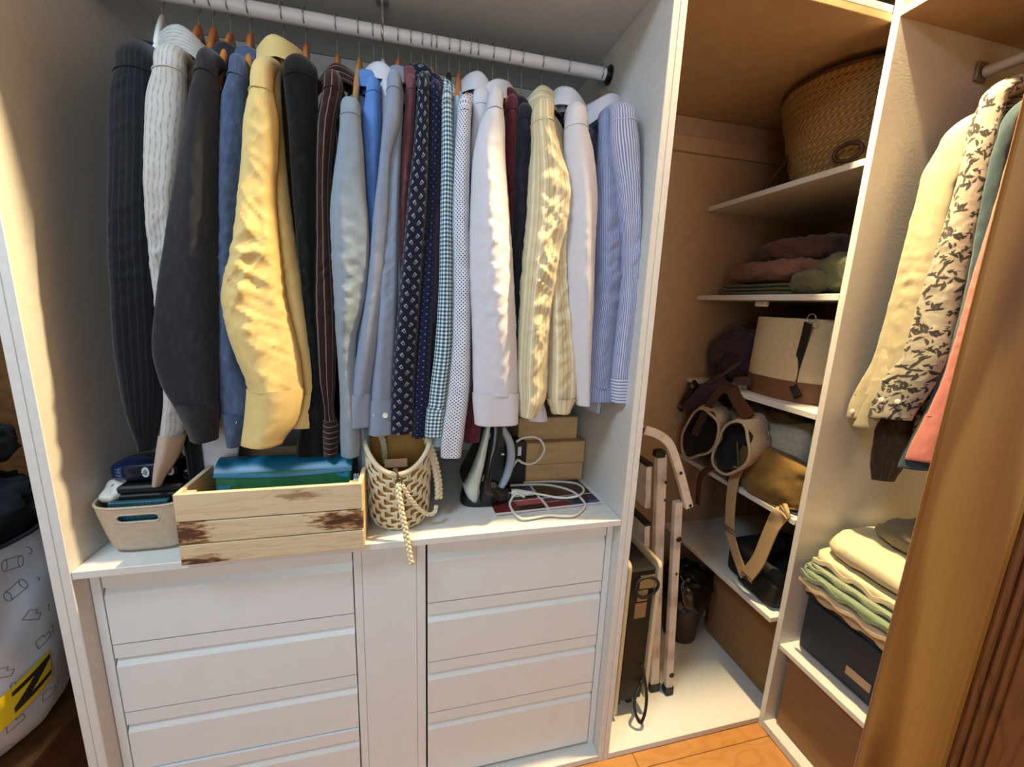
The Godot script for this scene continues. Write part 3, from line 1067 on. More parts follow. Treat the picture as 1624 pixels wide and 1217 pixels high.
	garment("brown_pinstripe_shirt", "dark brown shirt with thin pale pinstripes and a twisted cuff", "shirt", M.brown_pin, 535, 84, Vector2(537, 112), [
		S.call(-0.08, -0.08, [[138, 513, 543], [200, 504, 532], [300, 502, 524], [400, 502, 527], [500, 502, 533], [600, 507, 532], [650, 514, 530], [685, 514, 537], [722, 515, 534]], {"w": 0.006, "d": 0.022, "c": 668, "cm": M.brown_cuff})], {"side": -1.0})
	garment("pale_blue_shirt", "plain pale grey blue shirt with a folded elbow, on a curved bare wooden hanger", "shirt", M.pale_blue, 570, 90, Vector2(560, 158), [
		S.call(-0.066, -0.066, [[178, 540, 572], [230, 536, 576], [300, 527, 580], [345, 524, 584], [400, 526, 586], [470, 530, 580], [540, 534, 566], [620, 539, 566], [700, 540, 572], [722, 541, 570]], {"w": 0.005, "d": 0.026})], {"side": -1.0, "hem": 0.85, "hm": M.pale_hanger})
	garment("blue_shirt", "plain cornflower blue shirt, only a narrow strip of it showing", "shirt", M.blue, 593, 96, Vector2(592, 122), [
		S.call(-0.10, -0.10, [[142, 581, 604], [200, 574, 605], [260, 577, 603], [350, 582, 598], [500, 570, 592], [660, 565, 590]], {"w": 0.003, "d": 0.02})], {"hm": M.pale_hanger})
	garment("white_collar_shirt", "white shirt of which only the upright white collar shows, beside the cornflower blue shirt", "shirt", M.white_cloth, 607, 92, Vector2(611, 112), [
		S.call(-0.12, -0.12, [[150, 605, 620], [300, 604, 616], [600, 595, 610]], {"w": 0.002, "d": 0.016})], {"hanger": "white_hanger", "hm": M.white_plastic})
	garment("denim_weave_shirt", "grey blue woven shirt with two pale buttons on its cuff, hanging over the basket", "shirt", M.denim, 632, 92, Vector2(629, 112), [
		S.call(-0.072, -0.064, [[136, 614, 636], [200, 607, 634], [250, 602, 620], [350, 591, 616], [450, 582, 609], [560, 566, 597], [620, 557, 588], [676, 550, 586]], {"w": 0.003, "d": 0.022, "c": 626}),
		S.call(-0.088, -0.07, [[160, 622, 640], [250, 616, 636], [350, 608, 633], [450, 600, 631], [540, 596, 627], [620, 588, 622], [688, 585, 621]], {"w": 0.004, "d": 0.022, "c": 636, "buttons": [[596, 658], [611, 659]]})], {"side": -1.0})
	garment("mauve_shirt", "dusty mauve red shirt beside the navy paisley shirt", "shirt", M.mauve, 652, 100, Vector2(652, 116), [
		S.call(-0.095, -0.095, [[138, 644, 660], [200, 640, 657], [300, 633, 648], [400, 629, 642], [550, 622, 640]], {"w": 0.003, "d": 0.02})], {"hm": M.dark_hanger})
	garment("paisley_shirt", "navy shirt printed all over with small pale paisley drops", "shirt", M.paisley, 670, 98, Vector2(671, 112), [
		S.call(-0.07, -0.068, [[140, 662, 681], [230, 656, 680], [300, 648, 678], [400, 639, 671], [500, 630, 664], [600, 622, 657], [686, 618, 656]], {"w": 0.003, "d": 0.022})], {"hanger": "white_hanger", "hm": M.white_plastic})
	garment("dotted_shirt", "navy shirt with tiny pale dots, beside the paisley shirt", "shirt", M.dots, 684, 106, Vector2(688, 124), [
		S.call(-0.08, -0.078, [[150, 683, 701], [250, 681, 697], [350, 677, 691], [450, 668, 689], [550, 660, 684], [640, 655, 680], [692, 654, 674]], {"w": 0.003, "d": 0.02, "c": 648})], {"hm": M.pale_hanger})
	garment("plum_shirt", "dark plum shirt, its sleeve end showing between the dotted and the gingham shirts", "shirt", M.plum, 692, 112, Vector2(698, 132), [
		S.call(-0.092, -0.086, [[160, 694, 706], [250, 692, 703], [350, 684, 699], [450, 678, 697], [512, 681, 691]], {"w": 0.002, "d": 0.02})], {"hem": 0.98})
	garment("gingham_shirt", "white and dark teal gingham check shirt with a banded cuff", "shirt", M.gingham, 712, 114, Vector2(708, 134), [
		S.call(-0.07, -0.064, [[158, 701, 717], [250, 700, 719], [350, 698, 718], [450, 696, 718], [550, 690, 717], [640, 680, 708], [660, 677, 703], [692, 675, 700]], {"w": 0.003, "d": 0.02, "c": 648})], {"hm": M.dark_hanger})
	garment("sky_shirt", "pale sky blue shirt, a sliver of it showing beside the gingham shirt", "shirt", M.sky, 728, 114, Vector2(727, 150), [
		S.call(-0.088, -0.08, [[168, 718, 730], [300, 716, 724], [500, 713, 724], [640, 708, 724], [706, 686, 704]], {"w": 0.002, "d": 0.018})], {"hem": 0.95})
	garment("houndstooth_shirt", "white shirt with a tiny navy houndstooth pattern, beside the plain white shirts", "shirt", M.houndstooth, 745, 132, Vector2(741, 156), [
		S.call(-0.066, -0.06, [[172, 726, 747], [250, 721, 745], [350, 718, 744], [450, 719, 746], [550, 716, 746], [620, 710, 744], [690, 700, 736], [724, 699, 731]], {"w": 0.006, "d": 0.022})], {"side": -1.0, "hlabel": "wooden hanger that carries the houndstooth patterned shirt"})
	garment("white_back_shirt", "white shirt just behind the broad white shirt, its collar and one buttoned cuff showing", "shirt", M.white_cloth, 757, 116, Vector2(764, 130), [
		S.call(-0.10, -0.09, [[160, 750, 776], [300, 748, 790], [500, 790, 830], [600, 820, 850], [667, 839, 867]], {"w": 0.002, "d": 0.016, "c": 640, "buttons": [[855, 657]], "bm": M.dark_hanger})], {"side": 1.0, "hm": M.dark_hanger, "ch": 0.028, "hlabel": "dark hanger that carries the white shirt behind the broad one"})
	garment("white_shirt", "broad plain white shirt with a deep white cuff hanging over the steam iron", "shirt", M.white_cloth, 781, 126, Vector2(790, 140), [
		S.call(-0.056, -0.05, [[170, 772, 797], [200, 760, 800], [250, 750, 801], [320, 746, 806], [420, 744, 813], [520, 748, 818], [600, 750, 821], [635, 751, 821], [672, 754, 820]], {"w": 0.0045, "d": 0.032, "c": 625})], {"side": -1.0, "ch": 0.028, "cw": 1.1, "hm": M.dark_hanger})
	garment("burgundy_shirt", "deep burgundy shirt beside the broad white shirt", "shirt", M.burgundy, 806, 126, Vector2(812, 150), [
		S.call(-0.09, -0.085, [[170, 801, 820], [250, 800, 817], [330, 804, 814], [500, 770, 800], [700, 735, 760]], {"w": 0.003, "d": 0.02})], {"hem": 0.99})
	garment("ink_shirt", "very dark ink blue shirt beside the cream striped shirt", "shirt", M.ink, 826, 146, Vector2(832, 164), [
		S.call(-0.085, -0.08, [[184, 820, 843], [250, 818, 842], [350, 813, 836], [450, 814, 828], [560, 816, 826], [640, 818, 834]], {"w": 0.003, "d": 0.022})], {"hem": 0.98, "hm": M.pale_hanger})
	garment("cream_striped_shirt", "crumpled cream shirt with thin tan stripes and two wrinkled sleeves", "shirt", M.cream_stripe, 858, 136, Vector2(860, 154), [
		S.call(-0.058, -0.05, [[190, 842, 877], [230, 842, 886], [290, 838, 904], [350, 835, 900], [420, 829, 884], [500, 824, 872], [590, 820, 868], [630, 822, 866], [660, 824, 850]], {"w": 0.013, "d": 0.032}),
		S.call(-0.072, -0.06, [[290, 868, 905], [350, 870, 900], [420, 868, 897], [500, 868, 904], [580, 868, 912], [630, 868, 912], [654, 876, 902]], {"w": 0.013, "d": 0.026, "c": 634})], {"side": -1.0, "ch": 0.03, "cw": 1.1})
	garment("crisp_white_shirt", "crisp bluish white shirt with an open collar, between the cream striped and blue striped shirts", "shirt", M.white_cloth, 899, 136, Vector2(908, 158), [
		S.call(-0.062, -0.058, [[196, 896, 930], [240, 894, 940], [310, 897, 946], [400, 896, 942], [480, 898, 940], [560, 904, 936], [642, 914, 934]], {"w": 0.002, "d": 0.03})], {"side": 1.0, "ch": 0.03, "cw": 1.2, "hm": M.dark_hanger})
	garment("blue_striped_shirt", "fine blue and white striped shirt with a white collar, last on the long rail", "shirt", M.blue_fine, 951, 148, Vector2(950, 164), [
		S.call(-0.06, -0.052, [[186, 968, 1008], [230, 968, 1013], [300, 978, 1013], [400, 986, 1012], [480, 982, 1011], [560, 974, 1006], [604, 970, 1005], [638, 971, 1003]], {"w": 0.006, "d": 0.024, "c": 602, "cm": M.blue_cuff}),
		S.call(-0.085, -0.07, [[200, 950, 975], [280, 946, 985], [350, 943, 988], [450, 943, 984], [540, 932, 976], [610, 928, 972], [636, 930, 970]], {"w": 0.009, "d": 0.024, "c": 614, "m": M.blue_fine_b})], {"side": -1.0, "collar_m": M.white_cloth, "collar_label": "plain white collar", "ch": 0.03, "cw": 1.25})

# ------------------------------------------------------------------ shapes shared by the smaller things
# closed form from rows [y, one edge, other edge] (pixels taken at depth z), hd[] half depths at the rows; e: squareness of its sections
func outline_form(rows: Array, z: float, hd: Array, off: Vector3, n := 40, e := 0.7, nu := 33) -> MB:
	var rr := []
	for k in rows.size(): rr.append([rows[k][0], rows[k][1], rows[k][2], hd[k]])
	var g := PackedVector3Array()
	var ya: float = rows[0][0]
	var yb: float = rows[rows.size() - 1][0]
	for j in range(-1, n + 2):
		var yp := lerpf(ya, yb, clampf(float(j) / n, 0, 1))
		var q := row_at(rr, yp)
		var pa := at(q[0], yp, z)
		var pb := at(q[1], yp, z)
		var c := (pa + pb) * 0.5
		var ends := 0.02 if (j < 0 or j > n) else 1.0
		for i in nu:
			var a := TAU * i / (nu - 1)
			var x := signf(cos(a)) * pow(absf(cos(a)), e)
			var s := signf(sin(a)) * pow(absf(sin(a)), e)
			g.append(c + (pb - pa) * 0.5 * x * ends + Vector3(0, 0, s * q[2] * ends) + off)
	var b := MB.new()
	b.grid(g, nu, n + 3, true)
	return b

# a soft block: superellipsoid of half sizes h, with crumples
func soft(c: Vector3, h: Vector3, e := 0.5, crumple := 0.0, sd := 0.0, nu := 41, nv := 25, rot := Basis()) -> MB:
	var g := PackedVector3Array()
	var uvs := PackedVector2Array()
	for j in nv:
		var v := PI * (float(j) / (nv - 1) - 0.5)
		var cv := pow(maxf(cos(v), 0.0), e)
		var sv := signf(sin(v)) * pow(absf(sin(v)), e)
		for i in nu:
			var u := TAU * i / (nu - 1)
			var d := Vector3(cv * signf(cos(u)) * pow(absf(cos(u)), e), sv, cv * signf(sin(u)) * pow(absf(sin(u)), e))
			var p := d * h
			if crumple > 0.0:
				var w := (0.5 - absf(wr.get_noise_3d(p.x * 14.0 + sd, p.y * 14.0, p.z * 14.0 + sd * 2.0))) * 2.0 - 0.6 + 0.4 * wr.get_noise_3d(p.x * 40.0, p.y * 40.0 + sd, p.z * 40.0)
				p += d.normalized() * w * crumple
			g.append(c + rot * p)
			uvs.append(Vector2(float(i) / (nu - 1), 1.0 - float(j) / (nv - 1)))
	var b := MB.new()
	b.grid(g, nu, nv, true, 0, uvs)
	return b

func spline(pts: Array, per := 6, closed := false) -> Array:
	var out := []
	var m := pts.size()
	for k in (m if closed else m - 1):
		for s in per:
			var t := float(s) / per
			var a: Vector3 = pts[(k + m - 1) % m] if closed else pts[maxi(k - 1, 0)]
			var b: Vector3 = pts[k]
			var c: Vector3 = pts[(k + 1) % m]
			var d: Vector3 = pts[(k + 2) % m] if closed else pts[mini(k + 2, m - 1)]
			out.append(b.cubic_interpolate(c, a, d, t))
	if not closed: out.append(pts[m - 1])
	return out

# a flat plait of three strands along a path
func braid(pts: Array, w: float, out_dir: Vector3, pitch := 0.016) -> MB:
	var path := spline(pts, 10)
	var b := MB.new()
	var len := 0.0
	var acc := [0.0]
	for k in range(1, path.size()):
		len += (path[k] - path[k - 1]).length()
		acc.append(len)
	for s in 3:
		var line := []
		for k in path.size():
			var t: Vector3 = (path[mini(k + 1, path.size() - 1)] - path[maxi(k - 1, 0)]).normalized()
			var side := t.cross(out_dir).normalized()
			var ph: float = acc[k] / pitch * TAU * 0.5 + s * TAU / 3.0
			line.append(path[k] + side * (sin(ph) * w * 0.55) + out_dir * (sin(ph * 2.0) * w * 0.25))
		b.tube(line, w * 0.5, 7)
	return b

# a strip of webbing or leather along points, of width w and thickness th; across: the direction of its width at every point
func strap(pts: Array, w: float, th: float, across, per := 8) -> MB:
	var path := spline(pts, per)
	var ac: Array = []
	for k in path.size():
		if across is Array:
			var f: float = float(k) / (path.size() - 1) * (across.size() - 1)
			var i := mini(int(f), across.size() - 2)
			ac.append((across[i] as Vector3).slerp(across[i + 1], f - i) if across[i].normalized().dot(across[i + 1].normalized()) > -0.99 and across[i].normalized() != across[i + 1].normalized() else across[i])
		else: ac.append(across)
	var g := PackedVector3Array()
	for k in path.size():
		var t: Vector3 = (path[mini(k + 1, path.size() - 1)] - path[maxi(k - 1, 0)]).normalized()
		var s: Vector3 = ac[k]
		s = (s - t * s.dot(t)).normalized()
		var n := t.cross(s)
		for q in [[-1, -1], [-0.94, -1.3], [0.94, -1.3], [1, -1], [1, 1], [0.94, 1.3], [-0.94, 1.3], [-1, 1], [-1, -1]]:
			g.append(path[k] + s * (q[0] * w * 0.5) + n * (q[1] * th * 0.5))
	var b := MB.new()
	b.grid(g, 9, path.size(), true)
	return b

func shift(pts: Array, o: Vector3) -> Array:
	var r := []
	for p in pts: r.append(p + o)
	return r

# pine board face with a stain burnt in: spots [u, v, radius u, radius v, darkness] along the board
func stained_wood(seed_: int, spots: Array) -> ImageTexture:
	var f := FastNoiseLite.new()
	f.seed = seed_
	f.frequency = 1.0
	f.fractal_octaves = 4
	return painted(256, func(u: float, v: float):
		var wv := f.get_noise_2d(u * 1.6, v * 2.0) * 0.5
		var r := absf(fposmod(v * 3.0 + wv * 2.4, 1.0) * 2.0 - 1.0)
		var gr := f.get_noise_2d(u * 6.0, v * 60.0) * 0.5 + 0.5
		var c := Color(0.80, 0.72, 0.59).lerp(Color(0.69, 0.60, 0.47), clampf(pow(r, 3.0) * 0.5 + gr * 0.35, 0, 1))
		for s in spots:
			var n2 := f.get_noise_2d(u * 9.0 + 20.0, v * 5.0) * 0.9 + f.get_noise_2d(u * 30.0, v * 24.0) * 0.35
			var d: float = Vector2((u - s[0]) / s[2], (v - s[1]) / s[3]).length() + n2
			c = c.lerp(Color(0.46, 0.30, 0.14), (1.0 - smoothstep(0.7, 1.35, d)) * s[4] * 0.8)
			c = c.lerp(Color(0.25, 0.13, 0.06), (1.0 - smoothstep(0.35, 0.85, d)) * s[4])
		return c)

# ------------------------------------------------------------------ things on the counter
func build_counter_things():
	make_crate()
	make_folder()
	make_bin()
	make_basket()
	make_iron()
	make_magazine_and_boxes()

func make_crate():
	var t := thing("wooden_crate", "pale slatted wooden crate with dark burnt knots, on the counter's front edge", "crate", Vector3(-0.265, CY, -0.11))
	var o := -t.position
	var x0 := -0.427
	var x1 := -0.102
	var zf := 0.014
	var zb := -0.235
	var rows := [[CY + 0.0895, CY + 0.1445], [CY + 0.0435, CY + 0.0875], [CY + 0.0005, CY + 0.0415]]
	var spots := [[[0.66, 0.30, 0.13, 0.16, 0.30]], [[0.05, 0.55, 0.10, 0.75, 0.85], [0.88, 0.45, 0.16, 0.40, 0.95], [0.99, 0.55, 0.05, 0.35, 0.8]], [[0.09, 0.92, 0.14, 0.30, 0.85]]]
	for k in 3:
		var b := MB.new()
		b.span(Vector3(x0, rows[k][0], zf - 0.009) + o, Vector3(x1, rows[k][1], zf) + o, 0.0012)
		for i in b.uv.size():
			var p := b.v[i] - o
			b.uv[i] = Vector2((p.x - x0) / (x1 - x0), (rows[k][1] - p.y) / (rows[k][1] - rows[k][0]) * 0.98 + 0.01)
		part(t, "plank", b, tex_mat(stained_wood(70 + k, spots[k]), Vector2(1, 1), 0.75))
	var side := tex_mat(stained_wood(80, []), Vector2(0.3, 0.06), 0.75)
	var inner := tex_mat(stained_wood(81, [[0.3, 0.5, 0.2, 0.4, 0.3]]), Vector2(0.35, 0.06), 0.75)
	for k in 3:
		for x in [[x0, x0 + 0.009], [x1 - 0.009, x1]]:
			var b := MB.new()
			b.span(Vector3(x[0], rows[k][0], zb + 0.0095) + o, Vector3(x[1], rows[k][1], zf - 0.0095) + o, 0.001)
			part(t, "plank", b, side)
		var b2 := MB.new()
		b2.span(Vector3(x0, rows[k][0], zb) + o, Vector3(x1, rows[k][1], zb + 0.009) + o, 0.001)
		part(t, "plank", b2, inner)
	for x in [x0 + 0.0095, x1 - 0.0275]:
		for z in [[zf - 0.0275, zf - 0.0095], [zb + 0.0095, zb + 0.0275]]:
			var b := MB.new()
			b.span(Vector3(x, CY + 0.008, z[0]) + o, Vector3(x + 0.018, CY + 0.14, z[1]) + o, 0.001)
			part(t, "corner_post", b, inner)
	var b3 := MB.new()
	b3.span(Vector3(x0 + 0.0095, CY + 0.001, zb + 0.0095) + o, Vector3(x1 - 0.0095, CY + 0.007, zf - 0.0095) + o, 0.0005)
	part(t, "bottom_board", b3, inner)

func make_folder():
	var t := thing("expanding_file", "green plastic expanding file with a translucent blue lid, standing in the wooden crate", "file", Vector3(-0.262, CY + 0.0075, -0.09))
	var o := -t.position
	var x0 := -0.392
	var x1 := -0.1335
	var b := MB.new()
	b.xf = Transform3D(Basis(Vector3(0, 0, 1), Vector3(0, 1, 0), Vector3(-1, 0, 0)), o)
	b.prism(PackedVector2Array([Vector2(-0.125, 0.748), Vector2(-0.068, 0.748), Vector2(-0.0655, 0.877), Vector2(-0.067, 0.886), Vector2(-0.120, 0.888), Vector2(-0.125, 0.87)]), -x1, -x0, 0.002)
	part(t, "body", b, tex_mat(noise_tex(0.05, 91, [Color(0.13, 0.38, 0.25), Color(0.19, 0.46, 0.32)], 128, 3), Vector2(0.3, 0.1), 0.32))
	b = MB.new()
	# the lid bends over the top: lower at mid front
	var g := PackedVector3Array()
	for j in 12:
		var q := float(j) / 11.0
		for i in 25:
			var u := float(i) / 24.0
			var sag := sin(u * PI) * 0.006
			var z := lerpf(-0.0635, -0.104, pow(q, 1.3))
			var y := lerpf(0.8815 - sag, 0.9095 - sag * 0.3, sin(q * PI * 0.5))
			g.append(Vector3(lerpf(x0 - 0.002, x1 + 0.002, u), y, z) + o)
	b.grid(g, 25, 12, false, 0)
	var g2 := PackedVector3Array()
	for p in g: g2.append(p + Vector3(0, -0.0018, -0.001))
	b.grid(g2, 25, 12, false, 0)
	part(t, "lid", b, flat(Color(0.07, 0.37, 0.50), 0.38), "translucent blue lid")
	for s in [[0.055, 0.862, 1.0], [0.215, 0.876, -1.0]]:
		b = MB.new()
		var m: float = s[2]
		b.prism(PackedVector2Array([Vector2(0, 0), Vector2(0.018 * m, 0.004), Vector2(0.026 * m, 0.013), Vector2(0.011 * m, 0.009), Vector2(0.005 * m, 0.014), Vector2(-0.001 * m, 0.010)]), 0.0, 0.0008)
		for k in b.v.size(): b.v[k] += Vector3(x0 + s[0] - 0.05 if m > 0 else x0 + s[0] + 0.038, s[1] - 0.012, -0.0657) + o
		part(t, "corner_tab", b, flat(Color(0.12, 0.50, 0.66), 0.4))
	var q2 := thing("wipe_packet", "small teal packet with a white barred top beside the green file in the crate", "packet", Vector3(-0.121, CY + 0.0075, -0.06))
	b = MB.new()
	b.box(Vector3(0, 0.058, 0), Vector3(0.014, 0.116, 0.03), 0.003)
	part(q2, "body", b, flat(Color(0.06, 0.30, 0.40), 0.4))
	for k in 4:
		b = MB.new()
		b.box(Vector3(-0.0045 + k * 0.003, 0.122, 0.008), Vector3(0.0012, 0.014 + 0.003 * (k % 2), 0.003), 0.0003)
		part(q2, "bar", b, flat(Color(0.85, 0.86, 0.88), 0.5))
	b = MB.new()
	b.box(Vector3(0, 0.117, 0.008), Vector3(0.0125, 0.003, 0.004), 0.0005)
	part(q2, "top_strip", b, flat(Color(0.85, 0.86, 0.88), 0.5))

func make_bin():
	var c := Vector3(-0.5145, CY, -0.128)
	var t := thing("storage_bin", "oval cream plastic bin with a slot handle, between the side wall and wooden crate", "bin", c)
	var m := tex_mat(noise_tex(0.08, 95, [Color(0.66, 0.60, 0.52), Color(0.72, 0.66, 0.58)], 128, 4), Vector2(0.15, 0.15), 0.6)
	var nu := 145
	var nv := 33
	var pt := func(a: float, q: float, ins: float) -> Vector3:
		var e := 0.42
		var hx := lerpf(0.062, 0.0825, pow(q, 0.7)) - ins
		var hz := lerpf(0.080, 0.098, pow(q, 0.7)) - ins
		if q < 0.12:
			var f := sqrt(1.0 - pow(1.0 - q / 0.12, 2.0))
			hx -= 0.014 * (1.0 - f)
			hz -= 0.014 * (1.0 - f)
		var y := q * 0.106 + 0.001
		y -= 0.004 * sin(clampf((cos(a) + 1.0) * 0.5, 0, 1) * PI) * q * maxf(sin(a), 0.0)
		return Vector3(signf(cos(a)) * pow(absf(cos(a)), e) * hx, y, signf(sin(a)) * pow(absf(sin(a)), e) * hz)
	var in_slot := func(p: Vector3) -> bool:
		if p.z < 0.0: return false
		var d := Vector2(p.x - 0.002, p.y - 0.080)
		d.x = maxf(absf(d.x) - 0.026, 0.0)
		return d.length() < 0.0088
	var b := MB.new()
	for layer in 2:
		var ins := 0.0 if layer == 0 else 0.0028
		var k0 := b.v.size()
		for j in nv:
			for i in nu:
				var a := TAU * i / (nu - 1)
				var q := float(j) / (nv - 1)
				var p: Vector3 = pt.call(a, q, ins)
				var du: Vector3 = pt.call(a + 0.01, q, ins) - pt.call(a - 0.01, q, ins)
				var dv: Vector3 = pt.call(a, minf(q + 0.01, 1.0), ins) - pt.call(a, maxf(q - 0.01, 0.0), ins)
				var n := dv.cross(du).normalized()
				if n.dot(Vector3(p.x, 0, p.z)) < 0: n = -n
				if layer == 1: n = -n
				b.vert(p, n, Vector2(a * 0.1, p.y))
		for j in nv - 1:
			for i in nu - 1:
				var k := k0 + j * nu + i
				var mid := (b.v[k] + b.v[k + nu + 1]) * 0.5
				if in_slot.call(mid): continue
				if layer == 0: b.ix.append_array([k, k + 1, k + nu + 1, k, k + nu + 1, k + nu])
				else: b.ix.append_array([k, k + nu + 1, k + 1, k, k + nu, k + nu + 1])
	b.box(Vector3(0, 0.003, 0), Vector3(0.09, 0.003, 0.12), 0.001)
	part(t, "body", b, m)
	var rim := []
	for i in 72: rim.append(pt.call(TAU * i / 72.0, 1.0, 0.0014))
	b = MB.new()
	b.tube(rim, 0.0026, 8, true)
	part(t, "rim", b, m)
	var slot := []
	for k in 40:
		var a := TAU * k / 40.0
		var sx := 0.026 if cos(a) > 0 else -0.026
		var x := 0.002 + sx + cos(a) * 0.0088
		var y := 0.080 + sin(a) * 0.0088
		var aa := acos(clampf(signf(x) * pow(absf(x) / 0.080, 1.0 / 0.42), -1, 1))
		var z := 0.0
		var p: Vector3 = pt.call(aa, y / 0.106, 0.0012)
		slot.append(Vector3(x, y, p.z))
	b = MB.new()
	b.tube(slot, 0.0024, 8, true)
	part(t, "slot_rim", b, m)
	# contents
	b = MB.new()
	b.box(Vector3(0, 0.057, 0), Vector3(0.098, 0.084, 0.012), 0.0015)
	var teal := painted(64, func(u: float, v: float):
		var s := absf(fposmod(u * 12.0, 1.0) - 0.5)
		return Color(0.06, 0.26, 0.31).lerp(Color(0.20, 0.42, 0.45), smoothstep(0.25, 0.4, s) * (0.4 + 0.6 * absf(sin(u * 40.0 + v * 9.0)))))
	solo("teal_book", b, tex_mat(teal, Vector2(0.06, 0.05), 0.5), "teal covered book just inside the cream bin, showing through its slot", "book", c + Vector3(-0.006, 0.006, 0.070))
	var kb := thing("black_case", "matte black case standing in the cream bin under the blue packet", "case", c + Vector3(0.004, 0.006, 0.004))
	b = MB.new()
	b.box(Vector3(0, 0.052, 0), Vector3(0.112, 0.104, 0.096), 0.004)
	part(kb, "body", b, flat(Color(0.035, 0.035, 0.04), 0.55))
	b = MB.new()
	b.box(Vector3(0, 0.113, 0), Vector3(0.114, 0.016, 0.098), 0.004)
	part(kb, "lid", b, flat(Color(0.045, 0.045, 0.05), 0.5))
	# blue packet with two white oval badges
	var pk := thing("wipes_pack", "shiny dark blue packet with two white oval badges, lying on the black case", "packet", c + Vector3(-0.012, 0.129, 0.004))
	var pt2 := painted(128, func(u: float, v: float):
		var cc := Color(0.02, 0.03, 0.09).lerp(Color(0.03, 0.095, 0.24), smoothstep(0.18, 0.36, u) * (1.0 - smoothstep(0.50, 0.60, u)))
		if v > 0.40 and v < 0.62 and u > 0.315 and u < 0.36 and int(v * 60.0) % 3 != 0: cc = cc.lerp(Color(0.6, 0.65, 0.8), 0.35)
		if v > 0.36 and v < 0.64 and u > 0.29 and u < 0.335 and int(u * 150.0) % 2 == 0: cc = cc.lerp(Color(0.7, 0.75, 0.85), 0.35)
		return cc)
	part(pk, "pack", soft(Vector3(0, 0.021, 0), Vector3(0.062, 0.0215, 0.040), 0.55, 0.0022, 3.0), tex_mat(pt2, Vector2(1, 1), 0.22))
	for s in [[0.008, 0.0], [0.048, 0.004]]:
		b = MB.new()
		b.xf = Transform3D(Basis(Vector3.RIGHT, PI / 2), Vector3(s[0], 0.023, 0.0395 - s[1]))
		b.lathe([[0.0, 0.0], [0.0105, 0.0], [0.0105, 0.0012], [0.0, 0.0012]], Vector3.ZERO, 24, 0.62, 1.0)
		var ov := part(pk, "badge", b, flat(Color(0.72, 0.74, 0.72), 0.4))
		b = MB.new()
		b.xf = Transform3D(Basis(Vector3.RIGHT, PI / 2), Vector3(s[0], 0.023, 0.0405 - s[1]))
		b.lathe([[0.0, 0.0], [0.0062, 0.0], [0.0062, 0.0008], [0.0, 0.0008]], Vector3.ZERO, 18, 0.55, 1.0)
		part(ov, "badge_centre", b, flat(Color(0.42, 0.46, 0.44), 0.5))
	var wp := soft(Vector3.ZERO, Vector3(0.016, 0.013, 0.030), 0.8, 0.006, 9.0, 31, 21, Basis(Vector3(1, 0, 0), 0.3))
	solo("white_tissue", wp, flat(Color(0.82, 0.81, 0.78), 0.9), "crumpled white tissue paper tucked at the cream bin's rim by the side wall", "paper", c + Vector3(-0.064, 0.1145, 0.035))
	solo("dark_garment", soft(Vector3.ZERO, Vector3(0.012, 0.026, 0.055), 0.8, 0.006, 4.0), M.ink, "dark rolled garment stuffed into the cream bin next to the wooden crate", "clothing", c + Vector3(0.068, 0.085, 0.01))

